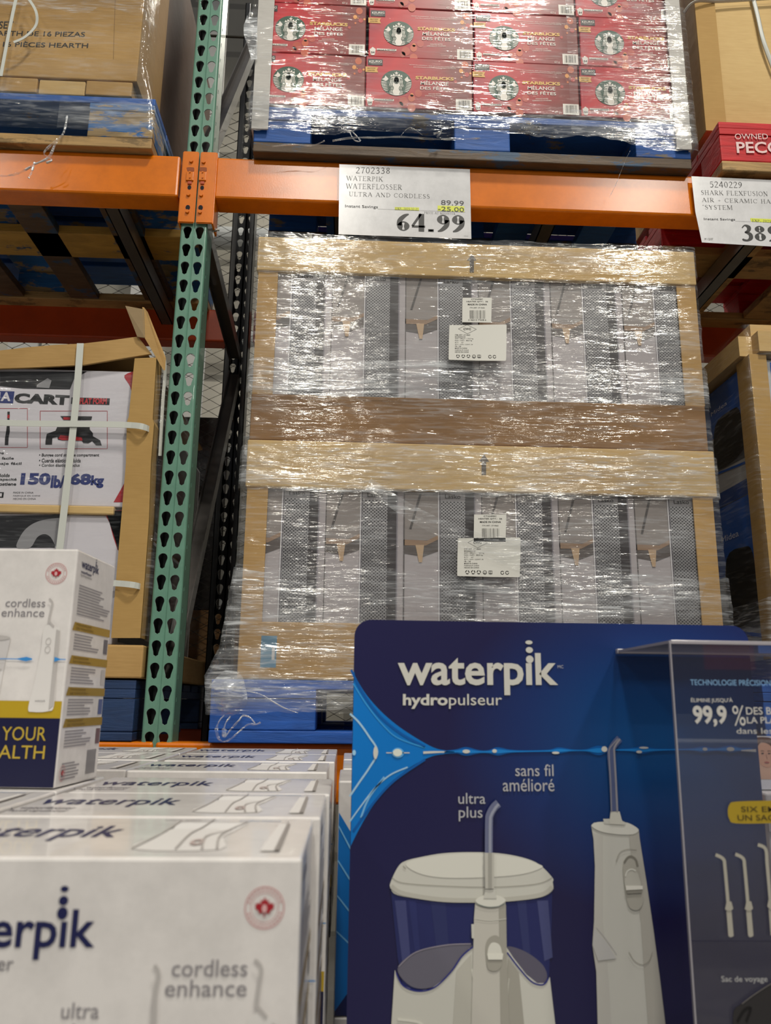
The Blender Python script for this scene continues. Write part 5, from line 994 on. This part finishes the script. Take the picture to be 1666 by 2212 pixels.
b = MB(); b.box((xf-.012, 1.12, .905), (xf+.26, 1.4, zfb-.141), flat('#cfd0d2', .4), .003); tag(b.build('white_carton', origin=(xf+.1, 1.2, .905)), 'pale grey carton lowest in the pile at the right frame edge', 'box')
# ------------------------------------------------------------------ display platform
b = MB(); b.box((-1.0, .55, 0), (1.2, 1.83, .9), flat('#17181b', .6), .01); tag(b.build('display_platform', origin=(0, 1.2, 0)), 'black platform under the water flosser boxes', 'platform')
# ------------------------------------------------------------------ display card
YC = 1.0; card = thing('display_card', (.25, YC, .903), 'large navy blue display card with water jet and water flosser pictures', 'display sign')
t = Nt('navy_print'); v = t.coord(); mpn = t.n('ShaderNodeMapping'); tc = t.n('ShaderNodeTexCoord'); t.l(tc.outputs['Object'], mpn.inputs[0])
cu_, cv_ = P(1430, 1600, YC)[0]-.25, P(1430, 1600, YC)[2]-.903
mpn.inputs['Location'].default_value = (-cu_/.26, 0, -cv_/.2); mpn.inputs['Scale'].default_value = (1/.26, 1, 1/.2); gr = t.n('ShaderNodeTexGradient', gradient_type='SPHERICAL'); t.l(mpn.outputs[0], gr.inputs[0])
t.bsdf(t.ramp(gr.outputs['Fac'], [(0, lin('#1f1d4a')), (.35, lin('#17306a')), (1, lin('#00508f'))]), .28); NAVYG = t.m
F = Frame((0, YC, 0)); q3 = zc(700, 1300, 2.38); q4_ = zc(740, 1600, 2.524); q5_ = zc(1266, 1330, 4.165); q6 = zc(1266, 1750, 4.165)
c0 = F.px(757, 1338); c1 = F.px(1612, 1352); zt = c0[1]; xl, xr_ = .0065, c1[0]+.0015; r = .02
outl = [(xl+r-r*math.cos(a), zt-r+r*math.sin(a)) for a in [math.pi/2*i/6 for i in range(7)]]+[(xr_-r+r*math.sin(a), zt-r+r*math.cos(a)) for a in [math.pi/2*i/6 for i in range(7)]]+[(xr_, .903), (xl, .903)]
b = MB(); n = len(outl); fv = [F.w(u, v_) for u, v_ in outl]; bv = [p+np.array((0, .004, 0)) for p in fv]; b.add(fv, [tuple(range(n))[::-1]], NAVYG); b.add(bv, [tuple(range(n))], flat('#b9b9bb', .6)); b.add(fv+bv, [(i, (i+1) % n, n+(i+1) % n, n+i) for i in range(n)], flat('#9aa2b5', .6))
b.build('card_panel', card)
b = MB(); W0 = flat('#d4d2c9', .35); BW = flat('#0a78cc', .3); BD = flat('#0c5cab', .3); BLt = flat('#8cc4ea', .3); TX = flat('#b9b9bd', .4)
up_ = q3([(133, 318), (170, 400), (220, 480), (290, 560), (370, 630), (450, 685), (540, 738), (600, 760), (680, 768)]); lo_ = q3([(680, 780), (600, 785), (540, 800), (460, 840), (380, 900), (300, 985), (235, 1075), (180, 1170), (128, 1275)])
pts = smooth([(p[0], p[1]) for p in up_], False, 4)+smooth([(p[0], p[1]) for p in lo_], False, 4); uv = [F.px(*p) for p in pts]; uv = [(max(u, xl+.0005), v_) for u, v_ in uv]; b.poly(F, uv, BW, 1)
for li, m_, w_ in ([(140, 350), (200, 470), (290, 590), (400, 680), (520, 745)], BD, 5), ([(150, 420), (220, 530), (300, 630), (380, 700), (520, 750)], flat('#3f9fe0', .3), 2.5), ([(134, 575), (180, 620), (230, 690), (275, 770), (235, 850), (180, 930), (128, 1000)], flat('#a9cfe8', .3), 4), ([(130, 1130), (190, 1050), (260, 960), (340, 890), (430, 850)], flat('#a9cfe8', .3), 3), ([(190, 1110), (230, 1010), (310, 900)], flat('#7db9e6', .3), 4), ([(150, 1180), (250, 1040), (360, 920), (520, 810)], BD, 5):
    b.pline(F, [(max(p[0], 755.5), p[1]) for p in q3(li)], w_, m_, 2)
b.pell(F, *q3([(380, 776)])[0], 13, 11, flat('#5fb0ea', .3), 3, n=24); b.pell(F, *q3([(378, 775)])[0], 10, 8, flat('#e3e8dd', .3), 4, n=24); b.pell(F, *q3([(265, 775)])[0], 5, 14, W0, 4, n=20); b.pline(F, q3([(320, 776), (345, 776), (415, 776), (440, 776)]), 2, W0, 3)
b.pell(F, *q3([(155, 775)])[0], 4, 6, flat('#9fd0ee', .3), 4, n=14)
b.pline(F, q3([(510, 775, 5), (580, 772, 4), (670, 771, 1.5)]), 2, W0, 3)
strand = [(1, 980, 1623, 5), (1000, 1623, 9)]
sp_ = [(960, 1625, 7), (985, 1623, 8), (1007, 1623, 18), (1035, 1624, 7), (1055, 1624, 7), (1075, 1623, 17), (1100, 1623, 8), (1130, 1623, 4.5), (1185, 1622, 5), (1207, 1621, 13), (1235, 1621, 5), (1265, 1621, 5), (1293, 1621, 20), (1320, 1620, 6), (1360, 1620, 7), (1387, 1620, 16), (1415, 1620, 7), (1460, 1619, 4), (1495, 1619, 6), (1518, 1619, 15), (1545, 1619, 7), (1578, 1618, 16), (1600, 1619, 8), (1625, 1620, 10)]
b.pline(F, sp_, 5, BD, 2); b.pline(F, [(a, c, w_*.5) for a, c, w_ in sp_], 5, flat('#1c84d4', .3), 3)
for x, y, rx, ry in ((1007, 1623, 8, 4), (1068, 1622, 5, 4), (1200, 1626, 8, 2.5), (1305, 1618, 6, 6), (1380, 1624, 6, 3), (1390, 1615, 10, 2), (1522, 1618, 5, 3.5), (1577, 1618, 8, 4.5)): b.pell(F, x, y, rx, ry, W0, 4, n=16)
b.pline(F, [(1600, 1621, 2), (1632, 1621, 6)], 4, W0, 4, False)
b.build('water_jet_picture', card, label='bright blue printed water jet')
b = MB()
# word mark
L3 = lambda x, y: q3([(x, y)])[0]
b.ptext(F, 'waterpık', *L3(380, 262), *L3(1205, 480), W0, 3, .022)
for x, y, rx, ry in ((1057, 296, 19, 19), (1055, 248, 18, 15), (1053, 209, 18, 10)): b.pell(F, *L3(x, y), rx/2.38, ry/2.38, W0, 3, n=20)
b.build('brand_lettering', card, label='off-white printed word mark'); b = MB(); b.ptext(F, 'MC', *L3(1200, 326), *L3(1230, 342), TX, 3)
b.ptext(F, 'hydro', *L3(406, 474), *L3(636, 550), W0, 3, .03); b.ptext(F, 'pulseur', *L3(642, 474), *L3(915, 550), W0, 3, .003)
b.build('product_lettering', card, label='off-white printed lettering'); b = MB(); b.ptext(F, 'sans fil', *L3(982, 835), *L3(1180, 896), TX, 3, .002); b.ptext(F, 'amélioré', *L3(918, 908), *L3(1184, 974), TX, 3, .002); b.build('cordless_lettering', card, label='pale printed lettering'); b = MB(); b.ptext(F, 'ultra', *L3(690, 982), *L3(830, 1038), TX, 3, .002); b.ptext(F, 'plus', *L3(692, 1052), *L3(815, 1128), TX, 3, .002)
b.build('model_lettering', card, label='pale printed lettering')
# countertop unit picture
b = MB(); C4 = lambda *pts: q4_(list(pts)); Wb = flat('#d2d1c8', .35); Wc = flat('#c2c0b6', .35); Wd = flat('#aaa79d', .35); We = flat('#e3e2d8', .3); NB_ = flat('#2a2f63', .3); NB2 = flat('#394177', .3)
b.ppoly(F, C4((262, 790), (270, 880), (300, 1180), (330, 1345), (420, 1370), (560, 1300), (700, 1130), (900, 1130), (1000, 1260), (1090, 1325), (1125, 1290), (1140, 1000), (1143, 800)), NB_, 2)
for x0_, x1_, m_ in ((285, 345, '#474c7c'), (360, 400, '#30366b'), (480, 560, '#313766'), (950, 1000, '#353b6b'), (1060, 1120, '#4a4f7d')): b.ppoly(F, C4((x0_, 870), (x1_, 870), (x1_+25, 1180), (x0_+40, 1200)), flat(m_, .3), 2.5)
b.ppoly(F, smooth(C4((300, 1240), (400, 1150), (560, 1115), (700, 1110), (690, 1160), (600, 1280), (480, 1345), (370, 1335)), True, 5), flat('#6d6b79', .35), 3); b.ppoly(F, smooth(C4((900, 1120), (1000, 1150), (1090, 1220), (1115, 1290), (1080, 1325), (1000, 1280), (910, 1180)), True, 5), flat('#625f70', .35), 3)
b.pline(F, C4((305, 1230), (400, 1150), (560, 1112), (700, 1105)), 2, flat('#9a94a0', .3), 4)
b.ppoly(F, smooth(C4((262, 770), (262, 800), (300, 840), (480, 868), (700, 880), (900, 875), (1080, 850), (1143, 815), (1145, 770), (1143, 745), (1070, 672), (980, 635), (850, 612), (700, 606), (550, 612), (430, 632), (340, 655), (300, 690)), True, 4), Wb, 4)
b.ppoly(F, smooth(C4((345, 670), (450, 635), (700, 612), (950, 635), (1060, 668), (1085, 690), (980, 725), (800, 742), (560, 745), (420, 722)), True, 5), We, 5)
b.pline(F, C4((265, 790), (330, 830), (520, 862), (700, 868), (900, 862), (1080, 838), (1142, 795)), 9, Wc, 5); b.pline(F, C4((330, 680), (345, 695)), 2, Wd, 6, False)
b.pline(F, C4((270, 745), (340, 775), (600, 792), (850, 795), (1060, 778), (1140, 745)), 1.5, Wd, 5)
b.ppoly(F, C4(*[(285, 1245), (300, 1290), (330, 1330), (400, 1362), (480, 1350), (560, 1290), (630, 1200), (690, 1130), (720, 1118), (890, 1118), (930, 1180), (1000, 1270), (1060, 1318), (1105, 1318), (1128, 1285), (1160, 1560), (265, 1560)]), Wb, 5)
b.pline(F, C4((292, 1260), (330, 1330), (410, 1360), (500, 1340), (590, 1255), (650, 1170), (712, 1118)), 3, flat('#2d3280', .3), 7); b.pline(F, C4((895, 1150), (960, 1235), (1030, 1310), (1090, 1325), (1120, 1290)), 3, flat('#2d3280', .3), 7)
b.ppoly(F, C4((620, 1250), (700, 1160), (710, 1560), (600, 1560)), Wc, 6); b.ppoly(F, C4((900, 1180), (960, 1260), (990, 1560), (890, 1560)), Wd, 6); b.pline(F, C4((705, 1240), (720, 1330), (760, 1430), (780, 1540)), 4, We, 7); b.pline(F, C4((905, 1290), (895, 1400), (885, 1540)), 3, Wc, 8)
b.pline(F, C4((300, 1512), (400, 1525), (440, 1545)), 5, We, 8)
b.ppoly(F, C4((722, 870), (885, 870), (890, 960), (892, 1120), (905, 1560), (700, 1560), (712, 1100), (715, 960)), flat('#cbc8bf', .35), 8); b.ppoly(F, C4((850, 890), (888, 890), (892, 1120), (905, 1560), (860, 1560)), Wd, 9); b.ppoly(F, smooth(C4((722, 865), (760, 840), (800, 835), (850, 840), (886, 865), (850, 895), (800, 902), (750, 892)), True, 4), We, 10)
b.pline(F, C4((724, 880), (760, 895), (800, 902), (850, 897), (884, 882)), 1.8, flat('#7f8784', .3), 11); b.pline(F, C4((720, 965), (800, 975), (890, 965)), 1.5, Wb, 10)
b.ppoly(F, C4((776, 798), (824, 798), (838, 855), (766, 855)), Wb, 11); b.ppoly(F, smooth(C4((778, 1110), (795, 1070), (830, 1055), (860, 1075), (868, 1120), (868, 1200), (850, 1240), (820, 1250), (790, 1235), (780, 1180)), True, 4), Wd, 10); b.ppoly(F, smooth(C4((790, 1130), (810, 1095), (845, 1100), (862, 1130), (860, 1170), (795, 1170)), True, 4), We, 11); b.ppoly(F, C4((785, 1152), (872, 1152), (868, 1186), (790, 1186)), flat('#ecebe0', .3), 12)
b.ppoly(F, C4((700, 995), (716, 995), (716, 1075), (702, 1070)), Wb, 9)
b.pline(F, C4((797, 800), (794, 600), (795, 440), (800, 400), (822, 360), (846, 338)), 17, flat('#6f7492', .3), 12); b.pline(F, C4((802, 800), (800, 600), (801, 440), (806, 405), (828, 365), (848, 342)), 6, flat('#9b9fb2', .3), 13); b.ppoly(F, C4((770, 606), (822, 606), (822, 800), (774, 800)), flat('#c6c4bb', .3), 13.5); b.ppoly(F, C4((790, 606), (810, 606), (810, 800), (790, 800)), flat('#a9a79f', .3), 14)
b.build('countertop_unit_picture', card, label='printed white countertop flosser with clear tank')
b = MB(); C6 = lambda *pts: q6(list(pts)); 
b.ppoly(F, C6((45, 140), (70, 110), (470, 170), (480, 260), (540, 640), (600, 1050), (660, 1500), (720, 2000), (105, 2000), (90, 1450), (55, 1210), (70, 1000), (78, 500), (65, 260)), Wb, 3)
b.ppoly(F, C6((470, 170), (480, 260), (540, 640), (600, 1050), (660, 1500), (720, 2000), (560, 2000), (520, 1450), (490, 1000), (430, 600), (390, 300), (385, 212)), flat('#bdbab0', .35), 4)
b.ppoly(F, C6((62, 205), (150, 228), (150, 600), (150, 1000), (200, 1500), (230, 2000), (105, 2000), (90, 1450), (56, 1210), (70, 1000), (78, 500)), flat('#cbc9c1', .35), 3.5)
b.ppoly(F, smooth(C6((46, 140), (80, 110), (160, 102), (340, 105), (430, 140), (468, 178), (420, 215), (280, 215), (130, 190)), True, 4), We, 5); b.ppoly(F, C6((148, 75), (215, 75), (215, 125), (160, 118)), Wb, 6)
b.ppoly(F, C6((215, 8), (295, 8), (318, 92), (355, 110), (340, 128), (210, 122), (205, 92)), flat('#d9d7cb', .3), 7)
b.ppoly(F, smooth(C6((330, 560), (330, 470), (370, 415), (420, 420), (460, 480), (500, 700), (510, 810), (480, 880), (430, 895), (380, 860), (350, 740)), True, 4), flat('#b7b4a9', .35), 6); b.pline(F, C6((335, 470), (365, 425), (400, 412), (440, 440), (458, 500)), 4, flat('#878379', .35), 7)
b.ppoly(F, smooth(C6((340, 600), (360, 545), (400, 525), (445, 545), (470, 600), (480, 680), (355, 690)), True, 4), flat('#c9c7bc', .35), 8); b.pline(F, C6((345, 590), (362, 545), (400, 525), (440, 540)), 3, We, 9); b.ppoly(F, C6((345, 672), (498, 672), (500, 705), (350, 712)), flat('#efede2', .3), 10); b.ppoly(F, C6((352, 712), (498, 706), (490, 738), (362, 745)), flat('#97948a', .35), 9)
b.pline(F, C6((265, 460), (300, 380), (370, 350), (450, 355)), 1.5, flat('#a9a69b', .3), 6); b.pline(F, C6((380, 1270), (430, 1350), (500, 1385), (560, 1350), (590, 1270)), 1.5, flat('#a9a69b', .3), 6); b.pline(F, C6((85, 1045), (180, 1160), (270, 1290)), 1.5, flat('#c3c1c0', .3), 6)
b.ppoly(F, C6((72, 1060), (180, 1180), (270, 1330), (105, 1350), (55, 1210)), flat('#c9c8c5', .35), 5)
C5 = lambda *pts: q5_(list(pts))
b.pline(F, C5((248, 1760), (240, 1600), (228, 1400), (215, 1240), (228, 1190), (262, 1140), (296, 1103)), 15, flat('#59648b', .3), 7); b.pline(F, C5((222, 1760), (214, 1500), (200, 1260), (205, 1195), (240, 1150), (280, 1105)), 3, flat('#8f8f9c', .3), 8); b.pline(F, C5((274, 1760), (262, 1500), (248, 1250), (250, 1180), (298, 1108)), 4, flat('#9c9aa2', .3), 8)
b.build('cordless_unit_picture', card, label='printed white cordless flosser')
# ------------------------------------------------------------------ acrylic cover
t = Nt('clear_acrylic'); tr = t.n('ShaderNodeBsdfTransparent'); tr.inputs[0].default_value = (.90, .90, .93, 1); gl = t.n('ShaderNodeBsdfGlossy'); gl.inputs['Roughness'].default_value = .02; fr = t.n('ShaderNodeFresnel'); fr.inputs[0].default_value = 1.49
df = t.n('ShaderNodeBsdfDiffuse'); df.inputs[0].default_value = lin('#a9a9b8'); mh = t.n('ShaderNodeMixShader'); mh.inputs[0].default_value = .045; t.l(tr.outputs[0], mh.inputs[1]); t.l(df.outputs[0], mh.inputs[2])  # a little grey diffuse paints the haze of reflections into the sheet
mx = t.n('ShaderNodeMixShader'); t.l(t.math('ADD', fr.outputs[0], .02), mx.inputs[0]); t.l(mh.outputs[0], mx.inputs[1]); t.l(gl.outputs[0], mx.inputs[2]); t.l(mx.outputs[0], t.out.inputs[0]); ACR = t.m
ACE = flat('#a9a5ab', .15)
ac = thing('acrylic_cover', (.55, .9, .903), 'clear acrylic display cover with printed text in front of the navy card', 'display cover')
AX, AY, AZ = .3315, .83, 1.6145
b = MB(); b.box((AX, AY, .903), (.80, AY+.003, AZ-.0035), ACR); b.box((AX-.0012, AY-.0005, .903), (AX, AY+.0035, AZ), ACE); b.build('front_panel', ac)
b = MB(); b.box((AX, AY, AZ-.003), (.80, .996, AZ), ACR); b.box((AX-.003, .990, AZ-.0045), (.80, .998, AZ+.0015), ACE, .001); b.box((AX, AY-.001, AZ-.0035), (.80, AY+.0015, AZ+.0005), ACE, .0005); b.box((AX-.0018, AY, AZ-.003), (AX, .99, AZ), ACE); b.build('top_panel', ac)
b = MB(); F = Frame((0, AY-.0002, 0)); Z5 = lambda x, y: q5_([(x, y)])[0]
TW = flat('#c9c7c2', .4); b.ptext(F, 'TECHNOLOGIE PRÉCISION+', *Z5(935, 560), *Z5(1700, 632), flat('#7fa8cf', .4), 1, .004, y2=Z5(0, 625)[1]); b.ptext(F, 'ÉLIMINE JUSQU\'À', *Z5(942, 735), *Z5(1322, 788), TW, 1, .008)
b.ptext(F, '99,9', *Z5(955, 808), *Z5(1275, 1000), TW, 1, .035); b.ptext(F, '%', *Z5(1312, 808), *Z5(1440, 990), TW, 1, .0); b.ptext(F, 'DES BACTÉRIES DE', *Z5(1435, 805), *Z5(2200, 890), TW, 1, .01); b.ptext(F, 'LA PLAQUE DENTAIRE', *Z5(1445, 910), *Z5(2300, 980), TW, 1, .01); b.ptext(F, 'dans les zones traitées', *Z5(1352, 1010), *Z5(2300, 1062), TW, 1)
b.ppoly(F, smooth([Z5(*p) for p in [(1275, 1760), (1290, 1700), (1350, 1672), (1700, 1662), (2300, 1650), (2360, 1740), (2300, 1850), (1700, 1866), (1350, 1868), (1290, 1830)]], True, 4), flat('#b3982f', .3, .2), 1); b.ptext(F, 'SIX EMBOUTS ET', *Z5(1392, 1715), *Z5(2200, 1765), flat('#4b3f1d', .5), 2, .004); b.ptext(F, 'UN SAC DE VOYAGE', *Z5(1360, 1790), *Z5(2240, 1842), flat('#4b3f1d', .5), 2, .004)
b.build('printed_text', ac, label='white and pale blue printed text with gold oval'); b = MB(); b.ptext(F, 'Sac de voyage', *q6([(1215, 1490)])[0], *q6([(1635, 1560)])[0], flat('#a9a9a9', .5), 1, .008); b.build('caption_lettering', ac, label='small grey printed caption'); b = MB(); NZ = flat('#aaa69a', .35)
for dx, dy, w_ in ((0, 0, 0), (178, -5, 0), (380, -90, 0), (545, -20, 0)):
    X6 = lambda *p: q6([(x+dx, y+dy*(1 if y < 500 else (.3 if y < 900 else .1))) for x, y in p])
    b.pline(F, X6((1165, 400), (1235, 440), (1250, 520), (1280, 860)), 7, NZ, 1); b.ppoly(F, X6((1262, 820), (1305, 820), (1322, 885), (1300, 905), (1275, 905), (1248, 890)), NZ, 2); b.ppoly(F, X6((1262, 900), (1308, 900), (1328, 1130), (1300, 1145), (1280, 1130)), NZ, 1)
b.build('nozzle_picture', ac, label='printed grey nozzles')
b = MB(); F = Frame((0, AY-.0002, 0)); b.ppoly(F, smooth(q6([(1320, 1930), (1330, 1800), (1400, 1740), (1520, 1650), (1700, 1540), (2100, 1400), (2300, 2100), (1330, 2100)]), True, 5), flat('#2d2b2c', .5), 1); b.pline(F, q6([(1400, 1740), (1520, 1650), (1700, 1540), (1900, 1470)]), 2, flat('#6a6664', .5), 2); b.pline(F, q6([(1360, 1900), (1420, 1800), (1480, 1780), (1440, 1900)]), 5, flat('#141314', .5), 2); b.build('travel_bag_picture', ac, label='dark printed travel bag')
# ------------------------------------------------------------------ store fittings across the aisle (they mirror in the acrylic)
ps = thing('aisle_banner', (2.3, -3.0, 1.4), 'navy aisle banner with white question lettering across the aisle', 'banner')
b = MB(); b.box((1.5, -3.03, 1.5), (3.6, -3.0, 2.3), flat('#202648', .5)); F = Frame((3.6, -2.998, 0), (-1, 0, 0), (0, 0, 1))
b.rect(F, 1.25, 1.75, 1.55, 2.15, flat('#a02030', .5), 1); b.text(F, 'WHY SHOP', .6, 2.03, .5, .08, WT, 1, .01); b.text(F, 'COSTCO.CA?', .5, 1.9, .62, .08, WT, 1, .01); b.build('banner_board', ps)
b = MB(); b.box((1.7, -3.02, 0), (1.76, -2.98, 1.5), GALV); b.box((3.3, -3.02, 0), (3.36, -2.98, 1.5), GALV); b.build('banner_stand', ps)
b = MB(); b.box((.8, -4.6, 0), (4.2, -4.2, 1.3), flat('#d9dadd', .4), .01); tag(b.build('white_counter', origin=(2.5, -4.4, 0)), 'long white counter across the aisle behind the photographer', 'counter')
